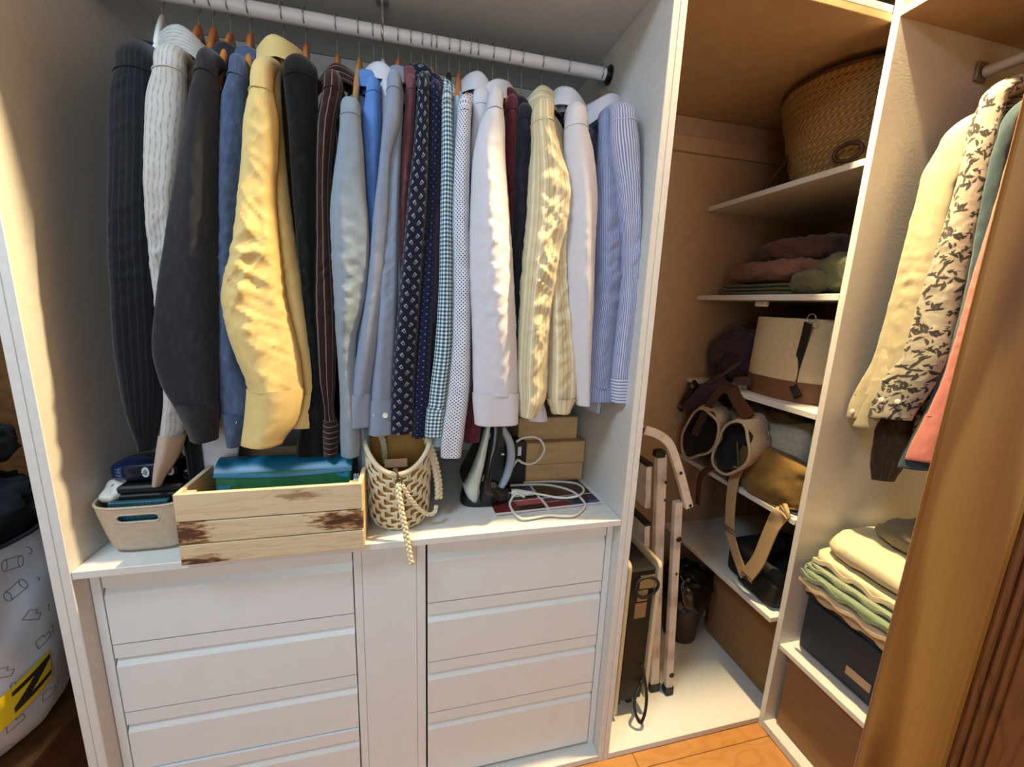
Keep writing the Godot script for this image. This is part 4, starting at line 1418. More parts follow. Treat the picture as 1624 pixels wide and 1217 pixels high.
func make_basket():
	var c := Vector3(-0.034, CY, -0.098)
	var t := thing("crochet_basket", "cream crochet bucket bag over a tan lining, with long braided ties, standing on the counter", "bag", c)
	var cream := tex_mat(noise_tex(0.2, 101, [Color(0.72, 0.67, 0.55), Color(0.85, 0.81, 0.70)], 64, 2), Vector2(0.02, 0.02), 0.9)
	var tan := tex_mat(noise_tex(0.1, 102, [Color(0.60, 0.43, 0.20), Color(0.72, 0.54, 0.28)], 64, 3), Vector2(0.03, 0.03), 0.85)
	var rad := func(y: float) -> float: return 0.0635 + 0.008 * clampf(y / 0.15, 0, 1.3) - 0.012 * pow(clampf(1.0 - y / 0.03, 0, 1), 2.0)
	var top := func(a: float) -> float: return 0.205 - 0.063 * pow(maxf(0.0, sin(a)), 1.4)
	# lining, outside and inside
	for inside in 2:
		var g := PackedVector3Array()
		for j in 15:
			for i in 49:
				var a := TAU * i / 48.0
				var y: float = 0.003 + (top.call(a) - 0.004) * j / 14.0
				var r: float = rad.call(y) - 0.0045 - 0.002 * inside
				g.append(Vector3(cos(a) * r, y, sin(a) * r))
		var b := MB.new()
		b.grid(g, 49, 15, true, 0)
		part(t, "lining", b, tan)
	var b := MB.new()
	b.lathe([[0.0, 0.001], [0.05, 0.001], [0.05, 0.004], [0.0, 0.004]], Vector3.ZERO, 32)
	part(t, "base", b, cream)
	# the net: wavy rounds and the stitches between them leave a window in every cell
	var net := MB.new()
	var cells := 15
	var rows := 9
	for j in rows + 1:
		var pts := []
		for i in cells * 6:
			var a := TAU * i / (cells * 6.0)
			var y: float = lerpf(0.006, top.call(a) - 0.006, float(j) / rows)
			y += 0.0022 * sin(a * cells + (PI if j % 2 else 0.0))
			var r: float = rad.call(y)
			pts.append(Vector3(cos(a) * r, y, sin(a) * r))
		net.tube(pts, 0.0030, 6, true)
	for j in rows:
		for i in cells:
			for s in 2:
				var a := TAU * (i + (0.5 if j % 2 else 0.0)) / cells
				var da := 0.055 * (s * 2 - 1)
				var pts := []
				for k in 4:
					var q := k / 3.0
					var aa := a + da * (0.45 + 0.8 * absf(q - 0.5))
					var y: float = lerpf(lerpf(0.006, top.call(aa) - 0.006, float(j) / rows), lerpf(0.006, top.call(aa) - 0.006, float(j + 1) / rows), q)
					var r: float = rad.call(y) + 0.001
					pts.append(Vector3(cos(aa) * r, y, sin(aa) * r))
				net.tube(pts, 0.0027, 6)
	var nm := part(t, "crochet_net", net, cream)
	nm.set_meta("kind", "stuff")
	var rim := []
	for i in 64:
		var a := TAU * i / 64.0
		rim.append(Vector3(cos(a) * 0.0725, top.call(a), sin(a) * 0.0725))
	b = MB.new()
	b.tube(rim, 0.0055, 8, true)
	part(t, "rim", b, cream)
	# braided straps and ties
	var P := func(list: Array, z: Array) -> Array:
		var r := []
		for k in list.size(): r.append(at(list[k][0], list[k][1], lerpf(z[0], z[1], float(k) / (list.size() - 1))) - c)
		return r
	part(t, "strap", braid(P.call([[677, 694], [683, 712], [690, 738], [695, 765], [696, 790]], [-0.085, -0.075]), 0.0105, Vector3(0.55, 0, 0.83)), cream)
	part(t, "strap", braid([Vector3(-0.045, 0.20, -0.048), Vector3(-0.036, 0.17, -0.046), Vector3(-0.034, 0.12, -0.046)], 0.008, Vector3(0.3, 0, 0.95)), cream)
	part(t, "tie", braid(P.call([[631, 768], [632, 784], [635, 800], [638, 818], [642, 836], [645, 854], [648, 872], [652, 895]], [-0.016, 0.016]), 0.0068, Vector3(0, 0.2, 0.98)), cream)
	part(t, "tie", braid(P.call([[638, 770], [647, 786], [658, 800], [668, 810], [680, 816], [689, 813], [692, 802]], [-0.018, -0.05]), 0.0050, Vector3(0.1, 0.2, 0.97)), cream)
	b = MB.new()
	var q0: Vector3 = at(627, 745, -0.022) - c
	var q1: Vector3 = at(632, 764, -0.016) - c
	b.tube(spline([q0, q0.lerp(q1, 0.35) + Vector3(0.002, 0, 0.002), q1]), 0.0022, 8)
	var ring := []
	for k in 16: ring.append(q1 + Vector3(cos(TAU * k / 16.0) * 0.0065, sin(TAU * k / 16.0) * 0.0065, 0))
	b.tube(ring, 0.0013, 6, true)
	b.box(q0, Vector3(0.011, 0.006, 0.005), 0.0015)
	part(t, "clasp", b, flat(Color(0.40, 0.36, 0.30), 0.35, 0.8))
	b = MB.new()
	b.box(Vector3(-0.006, 0.143, 0.012), Vector3(0.05, 0.02, 0.0015), 0.0005)
	part(t, "paper_tag", b, flat(Color(0.66, 0.50, 0.38), 0.8))

func make_iron():
	var c := Vector3(0.185, CY, -0.150)
	var t := thing("steam_iron", "white and black steam iron standing on its heel, its cord lying beside the cardboard boxes", "iron", c)
	var dark := flat(Color(0.035, 0.037, 0.06), 0.28)
	var white := flat(Color(0.70, 0.73, 0.70), 0.25)
	var grey := flat(Color(0.56, 0.61, 0.67), 0.3)
	var Q := func(rows: Array) -> Array:                         # crop pixels to frame pixels
		var r := []
		for k in rows: r.append([645.0 + k[0] / 6.7625, 715.0 + k[1] / 6.7625, 715.0 + k[2] / 6.7625])
		return r
	var z := -0.142
	part(t, "soleplate", outline_form(Q.call([[60, 392, 402], [190, 333, 362], [400, 262, 292], [600, 178, 208], [700, 122, 160], [745, 100, 150]]), z, [0.003, 0.020, 0.036, 0.045, 0.047, 0.044], -c, 30, 0.8), flat(Color(0.30, 0.28, 0.26), 0.3, 0.8))
	part(t, "shell", outline_form(Q.call([[60, 405, 440], [200, 362, 422], [400, 288, 387], [600, 216, 347], [750, 140, 314], [850, 130, 298], [930, 160, 286], [975, 205, 272]]), z, [0.005, 0.018, 0.031, 0.040, 0.043, 0.042, 0.038, 0.03], -c, 40, 0.75), white)
	part(t, "housing", outline_form(Q.call([[50, 438, 545], [100, 432, 556], [200, 418, 552], [300, 402, 545], [400, 384, 528], [500, 363, 475], [600, 344, 452], [700, 322, 434], [800, 302, 428], [880, 288, 480], [975, 268, 520]]), z, [0.006, 0.012, 0.020, 0.026, 0.030, 0.034, 0.037, 0.039, 0.040, 0.040, 0.036], -c, 50, 0.7), dark)
	# heel
	var g := PackedVector3Array()
	var prof := [[0.0, 0.2], [0.0, 0.93], [0.003, 0.99], [0.012, 1.0], [0.030, 0.93], [0.046, 0.80], [0.056, 0.62], [0.058, 0.2]]
	for pr in prof:
		for i in 41:
			var a := TAU * i / 40.0
			var e := 0.75
			g.append(Vector3(signf(cos(a)) * pow(absf(cos(a)), e) * 0.066 * pr[1] - 0.006, pr[0] + 0.0006 + (0.018 * (-cos(a)) * clampf((pr[0] - 0.02) / 0.04, 0, 1)), signf(sin(a)) * pow(absf(sin(a)), e) * 0.036 * pr[1]))
	var b := MB.new()
	b.grid(g, 41, prof.size(), true)
	part(t, "heel", b, dark)
	var hp := []
	for k in [[548, 215], [575, 270], [615, 345], [640, 430], [645, 530], [628, 640], [598, 740], [560, 820], [525, 875], [505, 905]]: hp.append(at(715.0 + k[0] / 6.7625, 645.0 + k[1] / 6.7625, z) - c)
	b = MB.new()
	var path := spline(hp, 5)
	var rr := []
	for k in path.size():
		var q := float(k) / (path.size() - 1)
		rr.append(0.0078 + 0.0034 * sin(q * PI) + (0.004 * smoothstep(0.85, 1.0, q)))
	b.tube(path, rr, 14)
	part(t, "handle", b, grey)
	b = MB.new()
	b.xf = Transform3D(Basis(Vector3.RIGHT, PI / 2), at(715.0 + 458 / 6.7625, 645.0 + 845 / 6.7625, z + 0.036) - c)
	b.lathe([[0.0, -0.004], [0.009, -0.004], [0.009, 0.002], [0.007, 0.0045], [0.0, 0.0045]], Vector3.ZERO, 20)
	part(t, "dial", b, flat(Color(0.16, 0.16, 0.15), 0.35))
	b = MB.new()
	b.box(at(715.0 + 555 / 6.7625, 645.0 + 510 / 6.7625, z - 0.004) - c, Vector3(0.008, 0.005, 0.008), 0.001)
	part(t, "button", b, flat(Color(0.80, 0.80, 0.80), 0.4))
	# fine print on the housing
	for s in [[448, 170, 0.030], [418, 320, 0.020], [302, 920, 0.018], [345, 770, 0.022]]:
		var pp := at(715.0 + s[0] / 6.7625, 645.0 + s[1] / 6.7625, z + 0.0385) - c
		b = MB.new()
		b.xf = Transform3D(Basis(Vector3(0, 0, 1), -0.16), pp)
		b.box(Vector3.ZERO, Vector3(0.0018, s[2] * 0.7, 0.0014), 0.0003)
		part(t, "printed_mark", b, flat(Color(0.5, 0.5, 0.55), 0.5))
	# the cord: a loop behind the handle, then the coils on the counter and the plug
	var cord := flat(Color(0.80, 0.79, 0.75), 0.45)
	var l1 := []
	for k in [[640, 690], [710, 578], [770, 605], [850, 618], [930, 580], [990, 500], [1000, 430], [960, 360], [890, 326], [780, 335], [700, 380]]: l1.append(at(715.0 + k[0] / 6.7625, 645.0 + k[1] / 6.7625, -0.185 if k[0] > 660 else -0.16) - c)
	b = MB.new()
	b.tube(spline(l1, 6), 0.0034, 8)
	part(t, "cord", b, cord)
	var A := func(list: Array, y: float) -> Array:
		var r := []
		for k in list: r.append(aty(765.0 + k[0] / 8.12, 740.0 + k[1] / 8.12, y + (k[2] if k.size() > 2 else 0.0)) - c)
		return r
	b = MB.new()
	b.tube(spline(A.call([[650, 345, 0.006], [800, 372], [950, 400], [1100, 405], [1230, 380, 0.007], [1300, 330], [1290, 270], [1200, 220], [1050, 200], [850, 195], [600, 206], [360, 228]], CY + 0.0066), 6), 0.0034, 8)
	b.tube(spline(A.call([[360, 246], [700, 232], [900, 248], [1080, 292], [1200, 350], [1285, 430], [1322, 490], [1290, 550], [1190, 628], [1050, 640], [850, 630], [620, 668], [500, 670], [410, 600], [355, 500], [380, 410, 0.004], [450, 350, 0.012], [540, 395, 0.012]], CY + 0.0066), 6), 0.0034, 8)
	part(t, "cord", b, cord)
	var p0: Vector3 = aty(765.0 + 370 / 8.12, 740.0 + 345 / 8.12, CY + 0.012) - c
	var p1: Vector3 = aty(765.0 + 545 / 8.12, 740.0 + 345 / 8.12, CY + 0.012) - c
	var p2: Vector3 = aty(765.0 + 660 / 8.12, 740.0 + 345 / 8.12, CY + 0.011) - c
	b = MB.new()
	b.tube([p0, p0.lerp(p1, 0.02), p0.lerp(p1, 0.5), p1, p2], [0.0115, 0.012, 0.0115, 0.008, 0.005], 14)
	for k in 4: b.tube([p1.lerp(p2, 0.15 + 0.22 * k), p1.lerp(p2, 0.25 + 0.22 * k)], 0.0068, 10)
	var pl := part(t, "plug", b, cord)
	for s in [-1.0, 1.0]:
		b = MB.new()
		var off: Vector3 = Vector3(0, 0.0045, 0.007) * s
		b.tube([p0 + off, p0 + off - (p1 - p0).normalized() * 0.019], 0.0022, 8)
		part(pl, "pin", b, M.steel)

func make_magazine_and_boxes():
	var b := MB.new()
	b.box(Vector3(0, 0.0012, 0), Vector3(0.290, 0.0024, 0.150), 0.0004)
	for i in b.uv.size(): b.uv[i] = Vector2(b.v[i].x / 0.29 + 0.5, b.v[i].z / 0.15 + 0.5)
	var f := FastNoiseLite.new()
	f.seed = 4
	f.frequency = 1.0
	f.fractal_octaves = 4
	var tx := painted(256, func(u: float, v: float):
		var n := f.get_noise_2d(u * 8.0, v * 8.0) * 0.5 + 0.5
		var c := Color(0.80, 0.79, 0.78)
		if v > 0.94 or u > 0.985: return c
		if absf(v - 0.60) < 0.012: return c
		if v < 0.588:
			if absf(u - 0.46) < 0.012: return c
			if u < 0.46: c = Color(0.10, 0.06, 0.06).lerp(Color(0.24, 0.12, 0.09), n) if not (u > 0.26 and v < 0.42 and v > 0.12) else Color(0.05, 0.16, 0.42).lerp(Color(0.15, 0.36, 0.66), n)
			else: c = Color(0.14, 0.07, 0.05).lerp(Color(0.42, 0.20, 0.13), n * n * 1.3)
		else:
			if absf(u - 0.47) < 0.014: return c
			if u < 0.47:
				c = Color(0.46, 0.14, 0.14).lerp(Color(0.30, 0.12, 0.12), n)
				if u > 0.22 and v < 0.78: c = Color(0.62, 0.27, 0.27)
				elif u > 0.22: c = Color(0.14, 0.08, 0.08)
			else:
				c = Color(0.28, 0.08, 0.10)
				if v > 0.80: c = Color(0.10, 0.12, 0.26).lerp(Color(0.35, 0.38, 0.5), smoothstep(0.6, 0.7, n)) if u > 0.7 else Color(0.36, 0.10, 0.09)
				if absf(v - 0.76) < 0.012 and u < 0.63: c = Color(0.62, 0.50, 0.48)
		return c)
	var mag := solo("magazine", b, tex_mat(tx, Vector2(1, 1), 0.35), "dark red printed brochure lying under the iron's coiled white cord", "brochure", Vector3(0.334, CY + 0.0016, -0.148))
	mag.rotation.y = 0.05
	b = MB.new()
	b.box(Vector3(0, 0.0006, 0), Vector3(0.293, 0.0010, 0.155), 0.0002)
	var sh := solo("paper_sheet", b, flat(Color(0.78, 0.78, 0.80), 0.7), "plain white sheet of paper under the dark red brochure", "paper", Vector3(0.334, CY + 0.0002, -0.146))
	sh.rotation.y = -0.02
	var brown: Material = M.card
	var boxes := [
		["flat brown cardboard box at the bottom of the stack beside the iron", 0.312, 0.487, 0.0005, 0.0555, -0.235, 0.24],
		["flat brown cardboard box in the middle of the stack beside the iron", 0.310, 0.488, 0.0560, 0.1220, -0.232, 0.24],
		["darker brown cardboard box on top of the stack, behind the hanging shirt hems", 0.290, 0.470, 0.1225, 0.1900, -0.255, 0.22]]
	for q in boxes:
		var cx: float = (q[1] + q[2]) * 0.5
		var t := thing("cardboard_box", q[0], "box", Vector3(cx, CY + q[3], q[5] - q[6] * 0.5), "cardboard boxes on the counter")
		var h: float = q[4] - q[3]
		var w: float = q[2] - q[1]
		b = MB.new()
		b.box(Vector3(0, h * 0.5, 0), Vector3(w, h, q[6]), 0.0025)
		part(t, "body", b, brown)
		b = MB.new()
		b.box(Vector3(0, h - 0.0035, q[6] * 0.5 + 0.0006), Vector3(w * 0.985, 0.0055, 0.0012), 0.0004)
		part(t, "flap", b, brown)
		b = MB.new()
		b.box(Vector3(0.01, h * 0.5, q[6] * 0.5 + 0.0002), Vector3(0.0012, h * 0.86, 0.0010), 0.0002)
		part(t, "seam", b, brown)
	var t := thing("black_box", "small black carton with a white label, between the iron's handle and the cardboard boxes", "box", Vector3(0.278, CY + 0.0028, -0.245))
	b = MB.new()
	b.box(Vector3(0, 0.065, 0), Vector3(0.050, 0.13, 0.05), 0.002)
	part(t, "body", b, flat(Color(0.045, 0.045, 0.035), 0.5))
	b = MB.new()
	b.box(Vector3(0.008, 0.102, 0.0254), Vector3(0.010, 0.026, 0.0008), 0.0003)
	part(t, "sticker", b, flat(Color(0.82, 0.83, 0.84), 0.5))

# ------------------------------------------------------------------ things in the corner cabinet
# closed lens of cloth or leather from rows [y, one edge, other edge] read in the plane x; hd[]: half thickness along x
func outline_side(rows: Array, x: float, hd: Array, off: Vector3, n := 36, e := 0.8, bulge := 0.0) -> MB:
	var rr := []
	for k in rows.size(): rr.append([rows[k][0], rows[k][1], rows[k][2], hd[k]])
	var g := PackedVector3Array()
	var nu := 33
	var ya: float = rows[0][0]
	var yb: float = rows[rows.size() - 1][0]
	for j in range(-1, n + 2):
		var yp := lerpf(ya, yb, clampf(float(j) / n, 0, 1))
		var q := row_at(rr, yp)
		var pa := atx(q[0], yp, x)
		var pb := atx(q[1], yp, x)
		var c := (pa + pb) * 0.5
		var ends := 0.02 if (j < 0 or j > n) else 1.0
		for i in nu:
			var a := TAU * i / (nu - 1)
			var w := signf(cos(a)) * pow(absf(cos(a)), e)
			var s := signf(sin(a)) * pow(absf(sin(a)), e)
			var p := c + (pb - pa) * 0.5 * w * ends + Vector3(-s * q[2] * ends, 0, 0)
			if bulge > 0.0: p += Vector3(-s, 0, 0).normalized() * bulge * wr.get_noise_3d(p.x * 12.0, p.y * 12.0, p.z * 12.0)
			g.append(p + off)
	var b := MB.new()
	b.grid(g, nu, n + 3, true)
	return b

func build_corner_things():
	make_straw_basket()
	make_blankets()
	make_shelf_bags()
	make_canvas_bags()
	make_ladder_and_floor_things()

func make_straw_basket():
	var c := Vector3(1.235, 1.6145, -0.205)
	var t := thing("straw_basket", "large round straw basket with a dark rim, on the top shelf of the corner cabinet", "basket", c)
	var straw := painted(128, func(u: float, v: float):
		var d := absf(fposmod(u * 6.0 + (0.5 if v > 0.5 else 0.0) + v * 1.4, 1.0) - 0.5) * 2.0
		return Color(0.42, 0.31, 0.16).lerp(Color(0.62, 0.49, 0.29), clampf(d * 1.2, 0, 1)))
	var m := tex_mat(straw, Vector2(0.09, 0.034), 0.85)
	var rows := 15
	for k in 3:
		var r0 := k * 5
		var g := PackedVector3Array()
		var nj := 5 * 8 + 1
		for j in nj:
			var q := (r0 + j / 8.0) / rows
			var y := q * 0.255
			var r := lerpf(0.122, 0.190, pow(q, 0.8))
			r += 0.0035 * absf(sin((r0 + j / 8.0) * PI))
			for i in 73:
				var a := TAU * i / 72.0
				var rr := r + 0.0012 * sin(a * 60.0 + floor((r0 + j / 8.0)) * 1.7)
				g.append(Vector3(cos(a) * rr, y, sin(a) * rr))
		var b := MB.new()
		b.grid(g, 73, nj, true)
		part(t, "woven_band", b, m)
	var gi := PackedVector3Array()
	for j in 8:
		for i in 49:
			var a := TAU * i / 48.0
			var q := j / 7.0
			var r := lerpf(0.116, 0.184, pow(q, 0.8))
			gi.append(Vector3(cos(a) * r, 0.004 + q * 0.25, sin(a) * r))
	var b2 := MB.new()
	b2.grid(gi, 49, 8, true)
	b2.lathe([[0.0, 0.0005], [0.120, 0.0005], [0.120, 0.004], [0.0, 0.004]], Vector3.ZERO, 48)
	part(t, "inside", b2, m)
	var leather := flat(Color(0.26, 0.14, 0.07), 0.55)
	var ring := []
	for i in 64: ring.append(Vector3(cos(TAU * i / 64.0) * 0.190, 0.257, sin(TAU * i / 64.0) * 0.190))
	b2 = MB.new()
	b2.tube(ring, 0.0055, 8, true)
	part(t, "rim", b2, leather)
	# a leather ring handle on the viewer's side
	var lp := []
	var mid := atx(1354, 243, 1.118) - c
	for i in 28:
		var a := TAU * i / 28.0
		lp.append(mid + Vector3(-0.02 + 0.008 * cos(a), sin(a) * 0.021, cos(a) * 0.030))
	b2 = MB.new()
	b2.tube(lp, 0.0055, 8, true)
	part(t, "ring_handle", b2, leather, "dark leather ring handle")
	# leaning strap
	var s := thing("leaning_stick", "thin dark brown stick leaning against the back beside the straw basket", "stick", at(1212, 300, -0.30))
	b2 = MB.new()
	b2.tube([Vector3(0.004, 0.0005, 0), at(1284, 203, -0.30) - s.position, at(1306, 176, -0.30) - s.position], 0.0058, 10)
	part(s, "shaft", b2, flat(Color(0.22, 0.11, 0.06), 0.5))
	b2 = MB.new()
	b2.tube([Vector3(0.003, -0.0005, 0), Vector3(0.010, 0.012, 0)], 0.0075, 10)
	part(s, "tip", b2, flat(Color(0.08, 0.06, 0.05), 0.6))
	var h := thing("wire_hook", "small bent wire hook under the corner cabinet's top, above the wooden batten", "hook", at(1241, 150, -0.505))
	b2 = MB.new()
	b2.tube(spline([at(1233, 146, -0.505) - h.position, at(1242, 142, -0.505) - h.position, at(1254, 134, -0.505) - h.position]), 0.003, 8)
	b2.tube([at(1242, 142, -0.505) - h.position, at(1241, 166, -0.515) - h.position], 0.0022, 8)
	part(h, "wire", b2, flat(Color(0.16, 0.10, 0.07), 0.5))

func make_blankets():
	var y := 1.3045
	var fl := func(c: Color, s: int) -> Material: return cloth(noise_tex(0.08, s, [c.darkened(0.12), c, c.lightened(0.08)], 64, 3), Vector2(0.1, 0.1))
	var t := thing("folded_blanket", "mauve brown plush blanket heaped on the second shelf of the corner cabinet", "blanket", Vector3(1.22, y + 0.036, -0.28))
	part(t, "fold", soft(Vector3(-0.02, 0.038, -0.01), Vector3(0.155, 0.036, 0.17), 0.6, 0.014, 2.0), fl.call(Color(0.44, 0.31, 0.26), 111))
	part(t, "fold", soft(Vector3(0.01, 0.098, 0.0), Vector3(0.12, 0.048, 0.15), 0.7, 0.016, 5.0), fl.call(Color(0.33, 0.22, 0.18), 112))
	t = thing("folded_towels", "thin stack of olive green towels lying under the mauve brown blanket", "towels", Vector3(1.20, y, -0.31))
	for k in 3: part(t, "towel", soft(Vector3(0.002 * k, 0.0062 + 0.0118 * k, -0.002 * k), Vector3(0.15 - 0.003 * k, 0.0062, 0.16), 0.35, 0.002, k * 3.0, 41, 13), fl.call(Color(0.32, 0.31, 0.22), 113))
	t = thing("green_pillow", "dull green rolled throw lying in front of the mauve brown blanket", "throw", Vector3(1.22, y + 0.002, -0.075))
	part(t, "roll", soft(Vector3(0.0, 0.058, 0.0), Vector3(0.15, 0.056, 0.062), 0.65, 0.012, 8.0), fl.call(Color(0.36, 0.37, 0.27), 114))
	part(t, "rolled_end", soft(Vector3(-0.135, 0.034, -0.055), Vector3(0.04, 0.032, 0.05), 0.8, 0.008, 3.0), fl.call(Color(0.33, 0.32, 0.25), 115))
	var b := MB.new()
	b.box(Vector3.ZERO, Vector3(0.016, 0.018, 0.045), 0.004)
	solo("shelf_clip", b, flat(Color(0.82, 0.80, 0.76), 0.5), "small white plastic clip under the second shelf of the corner cabinet", "clip", Vector3(1.06, 1.2775, -0.26))

func make_shelf_bags():
	var y := 0.9945
	# bucket bag
	var c := Vector3(1.205, y, -0.205)
	var t := thing("bucket_bag", "cream bucket bag with a tan base and a dark strap, beside the dark purple bag", "bag", c)
	var ring := func(y0: float, y1: float, r0: float, r1: float, nj: int) -> MB:
		var g := PackedVector3Array()
		for j in nj + 1:
			var q := float(j) / nj
			var r := lerpf(r0, r1, q)
			for i in 57:
				var a := TAU * i / 56.0
				g.append(Vector3(signf(cos(a)) * pow(absf(cos(a)), 0.8) * r * 0.95, lerpf(y0, y1, q), signf(sin(a)) * pow(absf(sin(a)), 0.8) * r * 1.08))
		var b := MB.new()
		b.grid(g, 57, nj + 1, true)
		return b
	part(t, "body", ring.call(0.060, 0.243, 0.139, 0.134, 12), tex_mat(noise_tex(0.06, 121, [Color(0.72, 0.64, 0.50), Color(0.78, 0.71, 0.57)], 64, 3), Vector2(0.1, 0.1), 0.7))
	part(t, "base", ring.call(0.0005, 0.061, 0.137, 0.1405, 5), flat(Color(0.42, 0.27, 0.17), 0.6), "tan leather base")
	var b := MB.new()
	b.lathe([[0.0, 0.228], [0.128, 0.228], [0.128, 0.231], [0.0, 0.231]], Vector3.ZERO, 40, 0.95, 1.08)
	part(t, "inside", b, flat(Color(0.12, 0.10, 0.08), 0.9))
	var dk := flat(Color(0.07, 0.065, 0.06), 0.5)
	var pts := []
	for q in [[1282, 512, 0.012], [1278, 530, 0.004], [1270, 560, 0.0], [1262, 590, 0.0], [1259, 612, 0.002], [1266, 630, 0.006]]: pts.append(atx(q[0], q[1], 1.088 - q[2]) - c)
	part(t, "strap", strap(pts, 0.021, 0.004, Vector3(0.2, 0.0, 0.98)), dk, "dark strap")
	b = MB.new()
	var rg := []
	var rc := atx(1287, 506, 1.076) - c
	for i in 24: rg.append(rc + Vector3(0, sin(TAU * i / 24.0) * 0.013, cos(TAU * i / 24.0) * 0.013))
	b.tube(rg, 0.0016, 6, true)
	part(t, "ring", b, M.steel)
	b = MB.new()
	b.tube([atx(1207, 503, 1.135) - c, atx(1206, 560, 1.135) - c, atx(1203, 600, 1.125) - c, atx(1208, 628, 1.11) - c], 0.0016, 6)
	part(t, "seam", b, flat(Color(0.25, 0.18, 0.12), 0.7))
	# dark purple bag slumped beside it, with its straps hanging over the shelf
	c = Vector3(1.15, y, -0.43)
	t = thing("purple_bag", "soft dark purple bag slumped beside the cream bucket bag, straps hanging over the shelf", "bag", c)
	var pm := cloth(noise_tex(0.08, 122, [Color(0.20, 0.14, 0.17), Color(0.30, 0.22, 0.26)], 64, 3), Vector2(0.08, 0.08))
	part(t, "body", soft(Vector3(0.02, 0.098, 0.01), Vector3(0.11, 0.097, 0.085), 0.8, 0.02, 7.0), pm)
	var lea := flat(Color(0.25, 0.17, 0.14), 0.6)
	pts = []
	for q in [[1192, 604, 1.05], [1165, 606, 1.03], [1140, 622, 1.015], [1122, 648, 1.005], [1108, 676, 1.0], [1102, 690, 1.0]]: pts.append(atx(q[0], q[1], q[2]) - c)
	part(t, "strap", strap(pts, 0.026, 0.004, Vector3(0.3, 0.55, 0.75)), lea)
	pts = []
	for q in [[1175, 575, 1.06], [1150, 592, 1.04], [1128, 606, 1.02], [1110, 612, 1.01]]: pts.append(atx(q[0], q[1], q[2]) - c)
	part(t, "strap", strap(pts, 0.012, 0.004, Vector3(0.3, 0.8, 0.5)), lea)
	b = MB.new()
	var lp := []
	for q in [[1140, 588, 1.05], [1143, 572, 1.05], [1155, 562, 1.05], [1170, 566, 1.05]]: lp.append(atx(q[0], q[1], q[2]) - c)
	b.tube(spline(lp), 0.003, 7)
	part(t, "loop", b, flat(Color(0.06, 0.05, 0.06), 0.6))
	pts = []
	for q in [[1150, 602, 1.04], [1128, 620, 1.02], [1108, 640, 1.008], [1094, 655, 1.003]]: pts.append(atx(q[0], q[1], q[2]) - c)
	part(t, "flap", strap(pts, 0.075, 0.006, Vector3(0.3, 0.55, 0.75)), pm)
	# black bar with two silver plates
	var p0 := atx(1104, 606, 1.0)
	var p1 := atx(1078, 650, 1.0)
	t = thing("hanging_case", "slim black case with two silver plates, hanging askew below the dark purple bag", "case", p1)
	b = MB.new()
	var dirn := (p0 - p1)
	var ln := dirn.length()
	var yb := dirn.normalized()
	var zb := Vector3(-1, 0, 0.0)
	zb = (zb - yb * zb.dot(yb)).normalized()
	var xb := yb.cross(zb)
	b.xf = Transform3D(Basis(xb, yb, zb), Vector3.ZERO)
	b.box(Vector3(0, ln * 0.5, 0), Vector3(0.026, ln, 0.012), 0.002)
	part(t, "body", b, flat(Color(0.03, 0.025, 0.035), 0.45))
	for f in [0.12, 0.86]:
		b = MB.new()
		b.xf = Transform3D(Basis(xb, yb, zb), Vector3.ZERO)
		b.box(Vector3(0, ln * f, 0.0066), Vector3(0.018, 0.012, 0.0016), 0.0004)
		part(t, "plate", b, flat(Color(0.55, 0.52, 0.52), 0.4, 0.6))

